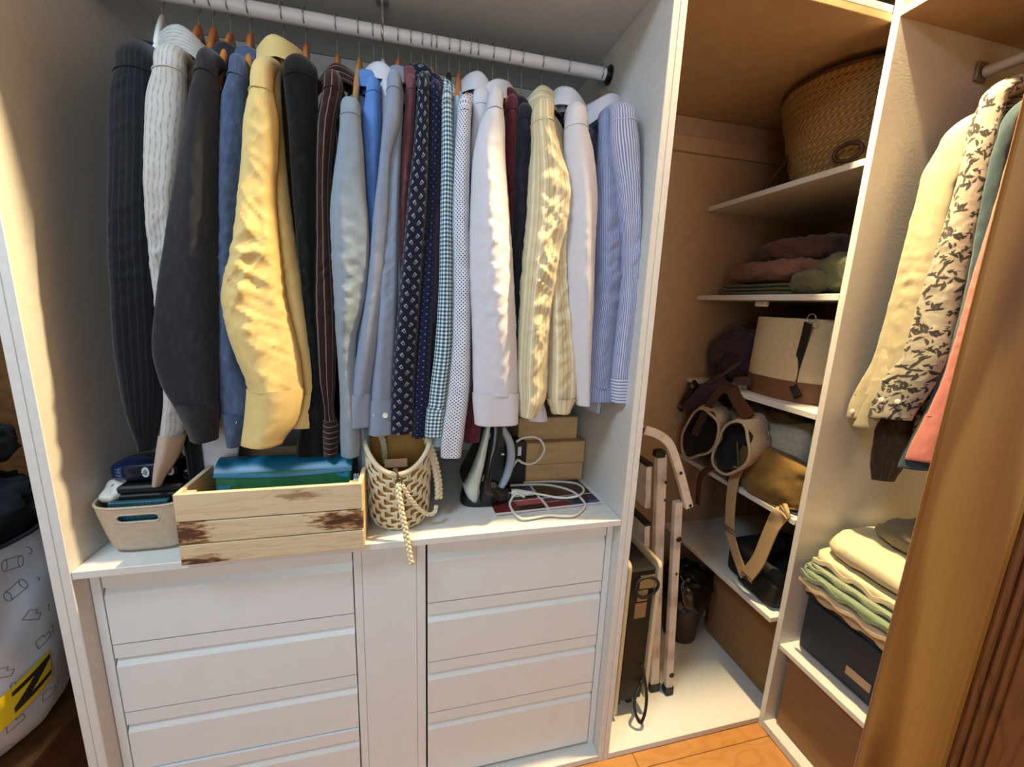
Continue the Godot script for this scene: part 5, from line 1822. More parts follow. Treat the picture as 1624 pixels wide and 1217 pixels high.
func make_canvas_bags():
	var y := 0.6885
	var canvas := cloth(noise_tex(0.1, 131, [Color(0.62, 0.56, 0.47), Color(0.72, 0.66, 0.56)], 64, 3), Vector2(0.06, 0.06))
	var c := Vector3(1.13, y, -0.36)
	var t := thing("canvas_bag", "beige canvas bag with two open round pockets and a brown leather tab", "bag", c)
	part(t, "body", soft(Vector3(0.085, 0.118, 0.045), Vector3(0.12, 0.117, 0.175), 0.75, 0.014, 4.0), canvas)
	# the two open pockets: short tubes with a dark mouth
	for q in [[1108, 690, 33.0, 38.0, 0.985], [1159, 713, 32.0, 42.0, 0.985]]:
		var mid := atx(q[0], q[1], q[4]) - c
		var ux := (atx(q[0] + q[2], q[1], q[4]) - c - mid)
		var uy := (atx(q[0], q[1] - q[3], q[4]) - c - mid)
		var g := PackedVector3Array()
		var ax := Vector3(0.10, 0.012, -0.07 if q[0] < 1130 else -0.03)
		for j in 12:
			var f := j / 11.0
			var s := 1.0 + 0.10 * sin(f * 2.4)
			for i in 41:
				var a := TAU * i / 40.0
				var wob := 1.0 + 0.075 * sin(a * 3.0 + q[0]) + 0.04 * sin(a * 5.0 + q[1])
				g.append(mid + ax * f + (ux * cos(a) * 0.92 + uy * sin(a) + ux * sin(a) * 0.25) * s * wob)
		var b := MB.new()
		b.grid(g, 41, 12, true)
		part(t, "pocket", b, canvas)
		var rim := []
		for i in 40: rim.append(g[i])
		b = MB.new()
		b.tube(rim, 0.0046, 8, true)
		part(t, "pocket_rim", b, canvas)
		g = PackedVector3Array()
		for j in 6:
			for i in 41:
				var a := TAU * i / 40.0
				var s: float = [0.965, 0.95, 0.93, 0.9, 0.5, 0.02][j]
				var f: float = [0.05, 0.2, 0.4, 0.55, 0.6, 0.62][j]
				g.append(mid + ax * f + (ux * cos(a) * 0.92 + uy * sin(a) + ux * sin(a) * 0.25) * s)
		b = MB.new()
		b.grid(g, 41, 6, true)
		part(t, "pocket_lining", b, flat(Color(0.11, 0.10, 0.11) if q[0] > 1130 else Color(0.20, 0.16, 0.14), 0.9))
	var pts := []
	for q in [[1158, 612, 1.03], [1168, 632, 1.025], [1178, 648, 1.02], [1187, 664, 1.01]]: pts.append(atx(q[0], q[1], q[2]) - c)
	part(t, "leather_tab", strap(pts, 0.042, 0.004, Vector3(0.25, 0.35, 0.9)), flat(Color(0.29, 0.15, 0.07), 0.6), "brown leather tab")
	pts = []
	for q in [[1172, 745, 1.015], [1140, 742, 1.012], [1118, 748, 1.008], [1109, 765, 1.004], [1106, 800, 1.004]]: pts.append(atx(q[0], q[1], q[2]) - c)
	part(t, "leather_strap", strap(pts, 0.022, 0.003, [Vector3(0.9, 0.2, 0.3), Vector3(0.9, 0.1, 0.3), Vector3(0.3, 0, 0.95), Vector3(0, 0, 1), Vector3(0, 0, 1)]), flat(Color(0.30, 0.15, 0.08), 0.6))
	# olive hobo bag
	c = Vector3(1.10, y, -0.12)
	t = thing("olive_bag", "mustard brown crescent shoulder bag with a beige webbing strap hanging down, on the fourth shelf", "bag", c)
	var olive := cloth(noise_tex(0.07, 132, [Color(0.40, 0.31, 0.16), Color(0.47, 0.37, 0.20)], 64, 3), Vector2(0.12, 0.12))
	part(t, "body", outline_side([[690, 1168, 1180], [705, 1168, 1212], [722, 1168, 1250], [745, 1171, 1290], [765, 1178, 1290], [785, 1192, 1288], [800, 1215, 1286], [809, 1250, 1284]], 1.075, [0.012, 0.026, 0.036, 0.046, 0.052, 0.050, 0.042, 0.02], -c, 40, 0.85, 0.008), olive)
	pts = []
	for q in [[1169, 700], [1172, 740], [1180, 765], [1196, 786], [1220, 800], [1240, 806], [1260, 808]]: pts.append(atx(q[0], q[1], 1.032) - c)
	var b := MB.new()
	b.tube(spline(pts), 0.0028, 7)
	part(t, "piping", b, olive)
	var web := flat(Color(0.64, 0.54, 0.39), 0.85)
	pts = []
	for q in [[1172, 742, 1.03], [1164, 760, 1.012], [1159, 795, 1.008], [1157, 838, 1.008]]: pts.append(atx(q[0], q[1], q[2]) - c)
	part(t, "webbing_strap", strap(pts, 0.037, 0.003, Vector3(0.05, 0, 1)), web, "beige webbing strap")
	pts = []
	for q in [[1157, 842, 1.006], [1165, 872, 1.005], [1174, 898, 1.003], [1181, 914, 1.0]]: pts.append(atx(q[0], q[1], q[2]) - c)
	part(t, "webbing_strap", strap(pts, 0.035, 0.003, Vector3(0, 0.25, 0.97)), web, "beige webbing strap")
	pts = []
	for q in [[1184, 914, 1.0], [1202, 890, 1.003], [1214, 862, 1.005], [1226, 834, 1.006], [1236, 818, 1.006], [1244, 812, 1.012], [1252, 811, 1.02]]: pts.append(atx(q[0], q[1], q[2]) - c)
	part(t, "webbing_strap", strap(pts, 0.042, 0.003, [Vector3(0, 0.45, 0.9), Vector3(0, 0.4, 0.92), Vector3(0.0, 0.4, 0.92), Vector3(0.3, 0.6, 0.7), Vector3(0.8, 0.5, 0.2)]), web, "beige webbing strap")
	for q in [[1157, 841, 1.003, 0.044], [1184, 916, 0.998, 0.042]]:
		b = MB.new()
		var m := atx(q[0], q[1], q[2]) - c
		var w: float = q[3] * 0.5
		b.tube([m + Vector3(0, 0.006, -w), m + Vector3(0, 0.006, w), m + Vector3(0, -0.006, w), m + Vector3(0, -0.006, -w)], 0.0018, 7, true)
		part(t, "buckle", b, flat(Color(0.45, 0.40, 0.34), 0.3, 0.8))
	# grey pouch behind the olive bag
	c = Vector3(1.22, y, -0.10)
	t = thing("grey_pouch", "grey cloth pouch with metal clasps, standing behind the mustard brown shoulder bag", "pouch", c)
	var gm := cloth(noise_tex(0.08, 133, [Color(0.62, 0.59, 0.54), Color(0.70, 0.67, 0.61)], 64, 3), Vector2(0.1, 0.1))
	part(t, "body", outline_side([[672, 1200, 1290], [684, 1196, 1296], [710, 1196, 1296], [735, 1200, 1294], [755, 1210, 1292]], 1.15, [0.02, 0.05, 0.06, 0.06, 0.03], -c, 30, 0.6, 0.006), gm)
	for q in [[1206, 705], [1216, 690]]:
		b = MB.new()
		var rg := []
		var m := atx(q[0], q[1], 1.062) - c
		for i in 20: rg.append(m + Vector3(0, sin(TAU * i / 20.0) * 0.011, cos(TAU * i / 20.0) * 0.0065))
		b.tube(rg, 0.0019, 6, true)
		part(t, "clasp_ring", b, flat(Color(0.75, 0.68, 0.55), 0.3, 0.9))
	# black box bag on the fifth shelf
	var t2 := thing("black_bag", "boxy black bag on the lowest shelf, behind the hanging webbing strap", "bag", Vector3(1.16, 0.3785, -0.125))
	b = MB.new()
	var s := soft(Vector3(0, 0.062, 0.005), Vector3(0.125, 0.0615, 0.115), 0.3, 0.004, 6.0)
	part(t2, "body", s, flat(Color(0.03, 0.032, 0.034), 0.75))
	part(t2, "front_pocket", soft(Vector3(-0.122, 0.045, 0.035), Vector3(0.012, 0.040, 0.070), 0.4, 0.003, 2.0), flat(Color(0.04, 0.04, 0.042), 0.75))

func make_ladder_and_floor_things():
	var y0 := 0.0215
	var c := Vector3(0.76, y0, -0.30)
	var t := thing("step_ladder", "folded white step ladder with black feet, leaning in the corner cabinet", "ladder", c)
	var white := tex_mat(noise_tex(0.05, 141, [Color(0.62, 0.56, 0.51), Color(0.76, 0.70, 0.65), Color(0.79, 0.73, 0.68)], 64, 4), Vector2(0.2, 0.2), 0.5)
	var black := flat(Color(0.035, 0.035, 0.04), 0.55)
	var beam := func(a: Vector3, b_: Vector3, w: float, d: float, called: String, m: Material):
		var b := MB.new()
		var yv := (b_ - a).normalized()
		var zv := Vector3(0, 0, 1)
		zv = (zv - yv * zv.dot(yv)).normalized()
		b.xf = Transform3D(Basis(yv.cross(zv), yv, zv), a - c)
		var l := (b_ - a).length()
		b.box(Vector3(0, l * 0.5, 0), Vector3(w, l, d), 0.003)
		part(t, called, b, m)
	for z in [-0.13, -0.47]:
		var A0 := Vector3(0.757, y0 + 0.02, z - 0.02)
		var A1 := Vector3(0.686, 0.842, z - 0.02)
		var B0 := Vector3(0.797, y0 + 0.02, z)
		var B1 := Vector3(0.745, 0.702, z)
		beam.call(A0, A1, 0.030, 0.022, "front_rail", white)
		beam.call(B0, B1, 0.024, 0.022, "rear_rail", white)
		beam.call(B0 - Vector3(-0.001, 0.019, 0), B0 + Vector3(0, 0.012, 0), 0.029, 0.026, "foot", black)
		beam.call(A0 - Vector3(-0.001, 0.019, 0), A0 + Vector3(0, 0.012, 0), 0.034, 0.026, "foot", black)
		var b := MB.new()
		var arm := spline([Vector3(0.600, 0.930, z + 0.014), Vector3(0.640, 0.917, z + 0.014), Vector3(0.676, 0.893, z + 0.014), Vector3(0.699, 0.858, z + 0.014), Vector3(0.735, 0.780, z + 0.014), Vector3(0.772, 0.690, z + 0.014)], 6)
		part(t, "handle_arm", strap(shift(arm, -c), 0.024, 0.012, Vector3(0.85, 0.5, 0.0), 1), white)
		for q in [[0.772, 0.697, 0.0055], [0.727, 0.800, 0.0055], [0.796, 0.10, 0.009], [0.757, 0.585, 0.009], [0.764, 0.47, 0.004], [0.690, 0.77, 0.005], [0.694, 0.715, 0.004]]:
			b = MB.new()
			b.xf = Transform3D(Basis(Vector3.RIGHT, PI / 2), Vector3(q[0], q[1], z + (0.0205 if q[2] < 0.0056 and q[2] > 0.0051 else 0.0112)) - c)
			b.lathe([[0.0, 0.0], [q[2], 0.0], [q[2] * 0.85, 0.0025], [0.0, 0.0035]], Vector3.ZERO, 14)
			part(t, "rivet", b, black)
		b = MB.new()
		b.box(Vector3(0.678, 0.846, z - 0.018) - c, Vector3(0.030, 0.022, 0.026), 0.004)
		part(t, "cap", b, black)
	var k := 0
	for yy in [0.735, 0.545, 0.35, 0.16]:
		var f := inverse_lerp(y0, 0.842, yy)
		var x := lerpf(0.757, 0.686, f) - 0.028
		var b := MB.new()
		b.xf = Transform3D(Basis(Vector3(0, 0, 1), 0.085), Vector3(x, yy, -0.3195) - c)
		b.box(Vector3.ZERO, Vector3(0.018, 0.135, 0.315), 0.002)
		var st := part(t, "step", b, white)
		b = MB.new()
		b.xf = Transform3D(Basis(Vector3(0, 0, 1), 0.085), Vector3(x, yy, -0.3195) - c)
		for r in 7: b.box(Vector3(0.0095, -0.052 + r * 0.016, 0), Vector3(0.003, 0.006, 0.30), 0.001)
		part(st, "ridges", b, white)
		b = MB.new()
		b.xf = Transform3D(Basis(Vector3(0, 0, 1), 0.085), Vector3(x, yy, -0.3195) - c)
		b.box(Vector3(0.001, 0.070, 0), Vector3(0.022, 0.010, 0.318), 0.002)
		part(st, "edge_strip", b, black)
		k += 1
	var bar := MB.new()
	bar.tube(shift([Vector3(0.602, 0.930, -0.116), Vector3(0.602, 0.930, -0.456)], -c), 0.011, 12)
	part(t, "top_bar", bar, white)
	# appliance of a black body between two cream boards
	c = Vector3(0.628, y0, -0.19)
	t = thing("panel_heater", "narrow black appliance between two cream side boards, its cord looped on the front", "appliance", c)
	var cream := flat(Color(0.76, 0.70, 0.58), 0.5)
	for q in [[0.678, 0.088, 0.545, -0.30], [0.582, 0.045, 0.552, -0.33]]:
		var b := MB.new()
		b.xf = Transform3D(Basis(Vector3(0, 0, -1), Vector3(0, 1, 0), Vector3(1, 0, 0)), Vector3(q[0] - 0.006, 0, 0) - c)
		# outline in (-z, y) with rounded upper corners
		var poly := PackedVector2Array()
		var za := 0.078
		var zb: float = -q[3]
		poly.append(Vector2(za, q[1]))
		for i in 7: poly.append(Vector2(za + 0.018 - 0.018 * cos(PI * 0.5 * i / 6.0), q[2] - 0.018 + 0.018 * sin(PI * 0.5 * i / 6.0)))
		for i in 7: poly.append(Vector2(zb - 0.018 + 0.018 * sin(PI * 0.5 * i / 6.0), q[2] - 0.018 + 0.018 * cos(PI * 0.5 * i / 6.0)))
		poly.append(Vector2(zb, q[1]))
		b.prism(poly, 0.0, 0.012, 0.002)
		part(t, "side_board", b, cream)
	var b := MB.new()
	b.span(Vector3(0.5905, 0.075, -0.31) - c, Vector3(0.6715, 0.525, -0.088) - c, 0.006)
	part(t, "body", b, flat(Color(0.03, 0.025, 0.02), 0.6))
	b = MB.new()
	b.span(Vector3(0.596, y0 + 0.0005, -0.29) - c, Vector3(0.622, 0.076, -0.12) - c, 0.004)
	b.span(Vector3(0.644, y0 + 0.0005, -0.29) - c, Vector3(0.666, 0.076, -0.12) - c, 0.004)
	part(t, "foot", b, flat(Color(0.03, 0.025, 0.02), 0.6))
	var tags := [[1016, 914, 1042, 938], [1012, 938, 1030, 958], [1007, 958, 1028, 985]]
	for g in tags:
		var a0 := at(g[0], g[3], -0.080) - c
		var a1 := at(g[2], g[1], -0.080) - c
		b = MB.new()
		b.span(Vector3(a0.x, a0.y, -0.0885 - c.z), Vector3(a1.x, a1.y, -0.0865 - c.z), 0.0006)
		part(t, "label", b, flat(Color(0.55, 0.44, 0.30), 0.7))
	b = MB.new()
	var rg := []
	var rc := at(1026, 932, -0.078) - c
	for i in 32: rg.append(rc + Vector3(cos(TAU * i / 32.0) * 0.036, sin(TAU * i / 32.0) * 0.032, 0.003 * sin(TAU * i / 16.0)))
	b.tube(rg, 0.0044, 8, true)
	part(t, "cord_ring", b, black)
	b = MB.new()
	b.tube(spline([at(1018, 1080, -0.085) - c, at(1006, 1112, -0.06) - c, at(1010, 1138, -0.045) - c, at(1017, 1146, -0.04) - c, at(1024, 1125, -0.045) - c, at(1025, 1095, -0.06) - c, at(1018, 1055, -0.080) - c]), 0.0044, 8)
	part(t, "cord", b, black)
	# waste bin under a black bag
	t = thing("waste_bucket", "brown bucket lined with a shiny black bag, at the back behind the step ladder", "bucket", Vector3(0.992, y0, -0.345))
	b = MB.new()
	var g3 := PackedVector3Array()
	for q in [[0.0, 0.05], [0.001, 0.058], [0.17, 0.076], [0.172, 0.06]]:
		for i in 41: g3.append(Vector3(cos(TAU * i / 40.0) * q[1], q[0] + 0.0005, sin(TAU * i / 40.0) * q[1]))
	b.grid(g3, 41, 4, true)
	part(t, "body", b, flat(Color(0.17, 0.11, 0.08), 0.5))
	part(t, "bag", soft(Vector3(0, 0.205, 0), Vector3(0.084, 0.082, 0.084), 0.7, 0.014, 5.0), flat(Color(0.012, 0.012, 0.014), 0.22))
	b = MB.new()
	b.box(Vector3(0.045, 0.135, 0.058), Vector3(0.022, 0.036, 0.002), 0.0004)
	for i in b.v.size(): b.v[i] = Vector3(0.055, 0.135, 0.056) + Basis(Vector3.UP, 0.75) * (b.v[i] - Vector3(0.045, 0.135, 0.058))
	part(t, "sticker", b, flat(Color(0.62, 0.58, 0.52), 0.6))
	# big carton below the shelves
	t = thing("large_carton", "large brown cardboard carton on the corner cabinet's floor under the lowest shelf", "box", Vector3(1.32, y0, -0.185))
	b = MB.new()
	b.span(Vector3(-0.215, 0.0005, -0.15), Vector3(0.2, 0.285, 0.14), 0.003)
	part(t, "body", b, M.card_dark)
	b = MB.new()
	b.span(Vector3(-0.2165, 0.255, -0.149), Vector3(-0.2153, 0.2852, 0.139), 0.0004)
	part(t, "flap", b, M.card_dark)
	b = MB.new()
	b.span(Vector3(-0.2172, 0.275, -0.05), Vector3(-0.2155, 0.302, 0.0), 0.0008)
	b.span(Vector3(-0.2172, 0.268, 0.09), Vector3(-0.2155, 0.302, 0.12), 0.0008)
	part(t, "hand_hole", b, flat(Color(0.10, 0.06, 0.04), 0.9))

# ------------------------------------------------------------------ things in the side cabinet
func side_garment(called: String, label: String, category: String, m: Material, x: Array, limbs: Array, o := {}):
	side_x = 1.0
	var first: Array = limbs[0].r
	var e0: Array = first[0]
	var sh := atx((e0[1] + e0[2]) * 0.5, e0[0], x[0])
	var hem: float = o.get("hem", 0.98)
	var yn: float = o.get("yn", sh.y + 0.075)
	var neck := Vector3(1.27, yn, sh.z + o.get("nz", 0.0))
	var t := thing(called, label, category, Vector3(1.30, hem, sh.z), "garments on the side rail")
	var off := -t.position
	var move := func(b: MB) -> MB:
		for k in b.v.size(): b.v[k] += off
		return b
	# body: the shirt's plane lies across the side rail
	var nu := 49
	var nv := 28
	var g := PackedVector3Array()
	var ext: float = 1.30 - x[0] - 0.01
	for j in nv + 1:
		var q := float(j) / nv
		var h: float
		var y: float
		if q < 0.3:
			h = lerpf(0.035, ext, pow(q / 0.3, 0.9))
			y = lerpf(yn, sh.y - 0.02, pow(q / 0.3, 1.15))
		else:
			h = ext
			y = lerpf(sh.y - 0.02, hem, (q - 0.3) / 0.7)
		for i in nu:
			var a := TAU * i / (nu - 1)
			var s := signf(sin(a)) * pow(absf(sin(a)), 0.8) * h
			var w := signf(cos(a)) * pow(absf(cos(a)), 0.7) * 0.013
			w += 0.005 * smoothstep(0.15, 0.7, q) * sin(s * 60.0 + sh.z * 90.0)
			g.append(Vector3(1.30 + s, y, sh.z + w) + off)
	for i in nu: g.append(Vector3(1.30, hem + 0.01, sh.z) + off)
	var b := MB.new()
	b.grid(g, nu, nv + 2, true)
	part(t, "body", b, m)
	for L in limbs:
		var rows: Array = L.r
		var ya: float = rows[0][0]
		var yb: float = rows[rows.size() - 1][0]
		var cy: float = L.get("c", 0.0)
		var xx: Array = L.get("x", x)
		part(t, L.get("p", "sleeve"), move.call(sleeve_mesh(rows, xx[0], xx[1], L.get("d", 0.02), L.get("w", 0.004) * 0.5, ya * 0.11 + e0[1], ya, yb if cy == 0.0 else cy, L.get("dome", true), cy == 0.0, 0.0, neck)), L.get("m", m))
		if cy > 0.0:
			var cu := part(t, "cuff", move.call(sleeve_mesh(rows, xx[0], xx[1], L.get("d", 0.02), 0.001, e0[1], cy - 3.0, yb, false, true, 0.0018)), L.get("cm", L.get("m", m)))
			for bt in L.get("buttons", []):
				b = MB.new()
				b.xf = Transform3D(Basis(Vector3(0, 0, 1), PI / 2), atx(bt[0], bt[1], xx[1] - L.get("d", 0.02) * 0.95) + off)
				b.lathe([[0.0, 0.0], [0.0055, 0.0], [0.0055, 0.002], [0.0, 0.0026]], Vector3.ZERO, 14)
				part(cu, "button", b, M.button)
	if o.get("collar", true):
		var cb := collar_mesh(0.0, 0.0, 0.0, 1.0, 0.022, 1.0, 1.0)
		for k in cb.v.size():
			var p := cb.v[k] - Vector3(0, 0, ROD_Z)
			cb.v[k] = Vector3(1.30 - p.z, yn + 0.005 + p.y, sh.z + p.x) + off
			var n := cb.n[k]
			cb.n[k] = Vector3(-n.z, n.y, n.x)
		part(t, "collar", cb, m)
	# its hanger
	var ht := thing("side_hanger", "hanger that carries the " + label.get_slice(",", 0).get_slice(" with ", 0), "hanger", Vector3(1.30, yn, sh.z), "hangers on the side rail")
	b = MB.new()
	var pts := []
	for k in 14:
		var a := deg_to_rad(-60.0 + 240.0 * k / 13.0)
		pts.append(Vector3(cos(a) * 0.0165, 1.8215 - yn + sin(a) * 0.0165, 0))
	pts.append(Vector3(0, 1.79 - yn, 0))
	pts.append(Vector3(0, 0.03, 0))
	b.tube(pts, 0.0016, 6)
	part(ht, "hook", b, M.steel)
	b = MB.new()
	var gg := PackedVector3Array()
	for k in 25:
		var s := k / 12.0 - 1.0
		var hh := 0.001 if absf(s) > 0.99 else lerpf(0.014, 0.009, absf(s))
		for i in 13:
			var a := TAU * i / 12.0
			gg.append(Vector3(s * (ext - 0.03), lerpf(0.02, sh.y - yn - 0.02, pow(absf(s), 1.25)) + sin(a) * hh, cos(a) * 0.006))
	b.grid(gg, 13, 25, true)
	part(ht, "shoulder_bar", b, M.wood_hanger)
	side_x = 0.0

func build_side_things():
	var t := thing("side_rail", "short rail high in the side cabinet, running towards the viewer above the printed shirts", "rail", Vector3(1.30, 1.82, 0.53))
	var b := MB.new()
	b.tube([Vector3(0, 0, -0.50), Vector3(0, 0, 0.508)], 0.0125, 16)
	part(t, "rod", b, flat(Color(0.72, 0.70, 0.68), 0.45))
	for z in [-0.513, 0.5055]:
		b = MB.new()
		b.box(Vector3(0, 0.004, z + 0.0035), Vector3(0.034, 0.042, 0.007), 0.002)
		part(t, "bracket", b, flat(Color(0.5, 0.48, 0.45), 0.5))
	side_garment("oat_shirt", "pale oat shirt with open double cuffs, against the side cabinet's white panel", "shirt", M.oat, [1.13, 1.10], [
		{"r": [[225, 1492, 1534], [250, 1478, 1531], [275, 1464, 1525], [300, 1458, 1514], [350, 1445, 1502], [450, 1421, 1484], [520, 1402, 1468], [575, 1384, 1452], [630, 1354, 1420], [664, 1344, 1392]], "w": 0.004, "c": 628, "buttons": [[1352, 652]]},
		{"r": [[500, 1410, 1450], [560, 1392, 1446], [620, 1374, 1424], [650, 1362, 1404], [678, 1354, 1386]], "w": 0.004, "dome": false, "c": 642, "d": 0.014, "x": [1.115, 1.09], "p": "cuff_placket"}], {"yn": 1.70})
	side_garment("leaf_print_shirt", "grey white shirt printed with dark leaves, between the oat shirt and the coral shirt", "shirt", M.leaves, [1.125, 1.085], [
		{"r": [[158, 1556, 1594], [200, 1538, 1586], [250, 1529, 1573], [300, 1517, 1562], [380, 1494, 1545], [450, 1470, 1531], [520, 1447, 1514], [570, 1430, 1502], [610, 1396, 1480], [664, 1378, 1446]], "w": 0.004, "c": 606, "buttons": [[1398, 634], [1424, 637]], "d": 0.022}], {"yn": 1.735, "hem": 0.95})
	side_garment("dark_trousers", "dark brown garment end hanging low behind the leaf printed shirt", "trousers", M.brown_cloth, [1.17, 1.15], [
		{"r": [[560, 1420, 1490], [640, 1400, 1462], [700, 1388, 1446], [740, 1382, 1432], [762, 1384, 1418]], "w": 0.006, "d": 0.024, "dome": false}], {"yn": 1.68, "collar": false, "hem": 1.0})
	side_garment("teal_shirt", "dark teal shirt, a narrow strip of it between the leaf print and the coral shirt", "shirt", M.teal, [1.13, 1.10], [
		{"r": [[200, 1588, 1612], [250, 1572, 1598], [350, 1551, 1578], [450, 1534, 1566], [560, 1506, 1545], [650, 1470, 1520], [744, 1426, 1475]], "w": 0.003, "c": 715}], {"yn": 1.70})
	side_garment("coral_shirt", "coral pink shirt nearest the pine door in the side cabinet", "shirt", M.coral, [1.12, 1.09], [
		{"r": [[225, 1606, 1650], [270, 1594, 1642], [330, 1578, 1630], [420, 1551, 1604], [520, 1524, 1582], [600, 1498, 1562], [670, 1466, 1536], [732, 1437, 1502]], "w": 0.004, "c": 662}], {"yn": 1.70})
	# lower shelf: navy box, stack of folded linen
	t = thing("navy_box", "dark navy storage box with a pale label, under the stack of folded linen", "box", Vector3(1.24, 0.3025, 0.19))
	b = MB.new()
	b.span(Vector3(-0.157, 0.0005, -0.160), Vector3(0.20, 0.165, 0.19), 0.008)
	part(t, "body", b, flat(Color(0.10, 0.14, 0.20), 0.55))
	b = MB.new()
	b.span(Vector3(-0.163, 0.1655, -0.166), Vector3(0.205, 0.195, 0.196), 0.008)
	part(t, "lid", b, flat(Color(0.09, 0.125, 0.18), 0.5))
	b = MB.new()
	b.span(Vector3(-0.1592, 0.040, -0.028), Vector3(-0.1572, 0.064, 0.032), 0.0006)
	part(t, "label", b, flat(Color(0.74, 0.62, 0.52), 0.7))
	var mk := func(c: Color, s: int) -> Material: return cloth(noise_tex(0.1, s, [c.darkened(0.1), c, c.lightened(0.06)], 64, 3), Vector2(0.06, 0.06))
	var layers := [
		["folded_sheet", "lowest cream sheet of the folded linen stack, resting on the navy box", Color(0.78, 0.70, 0.56), 0.0135, 0.020],
		["folded_sheet", "second cream sheet from below in the folded linen stack", Color(0.80, 0.73, 0.60), 0.0115, 0.002],
		["folded_sheet", "sage green cloth with a wavy edge in the middle of the linen stack", Color(0.46, 0.52, 0.42), 0.0125, 0.0],
		["folded_sheet", "second sage green cloth, dull and thin, above the wavy one", Color(0.52, 0.56, 0.46), 0.009, 0.012],
		["folded_sheet", "cream sheet just under the thick rolled one on the linen stack", Color(0.79, 0.74, 0.60), 0.0135, 0.022],
		["folded_sheet", "thick rolled cream blanket on top of the linen stack", Color(0.80, 0.76, 0.62), 0.030, 0.028]]
	var y := 0.4985
	var k := 0
	for L in layers:
		var h: float = L[3]
		var dx: float = L[4]
		var o := thing(L[0], L[1], "linen", Vector3(1.22, y, 0.19), "folded linen on the navy box")
		part(o, "cloth", soft(Vector3(dx * 0.6, h, dx * 0.5), Vector3(0.195 - dx * 0.5, h, 0.168), 0.28 if h < 0.02 else 0.5, 0.0028 if h < 0.02 else 0.006, k * 3.1 + 1.0, 65, 17), mk.call(L[2], 150 + k))
		if h < 0.02:
			var e := MB.new()
			var pts := []
			for i in 15: pts.append(Vector3(-0.193 + dx * 1.1, h * (0.75 + 0.5 * sin(i * 1.9 + k)), -0.150 + i * 0.0215 + dx * 0.5))
			part(o, "fold_edge", strap(pts, h * 0.9, 0.004, Vector3(0, 1, 0), 4), mk.call(L[2], 150 + k))
		y += h * 2.0 + 0.0008
		k += 1
	var o2 := thing("olive_garment", "grey olive folded garment lying on the rolled cream blanket", "garment", Vector3(1.27, y, 0.22))
	part(o2, "cloth", soft(Vector3(0, 0.022, 0), Vector3(0.115, 0.022, 0.14), 0.55, 0.010, 12.0), mk.call(Color(0.47, 0.44, 0.34), 160))
	o2 = thing("taupe_garment", "crumpled taupe garment on top of the grey olive one, beside the pine door", "garment", Vector3(1.30, y + 0.0445, 0.24))
	part(o2, "cloth", soft(Vector3(0.0, 0.026, 0.01), Vector3(0.075, 0.025, 0.09), 0.75, 0.013, 22.0), mk.call(Color(0.36, 0.29, 0.22), 161))
	# carton at the bottom
	t = thing("low_carton", "brown cardboard carton at the bottom of the side cabinet, under the navy box", "box", Vector3(1.30, 0.0275, 0.30))
	b = MB.new()
	b.span(Vector3(-0.236, 0.0005, -0.272), Vector3(0.2, 0.243, 0.30), 0.003)
	part(t, "body", b, M.card_dark)
	b = MB.new()
	b.span(Vector3(-0.2375, 0.20, -0.271), Vector3(-0.2362, 0.2432, 0.299), 0.0004)
	part(t, "flap", b, M.card_dark)

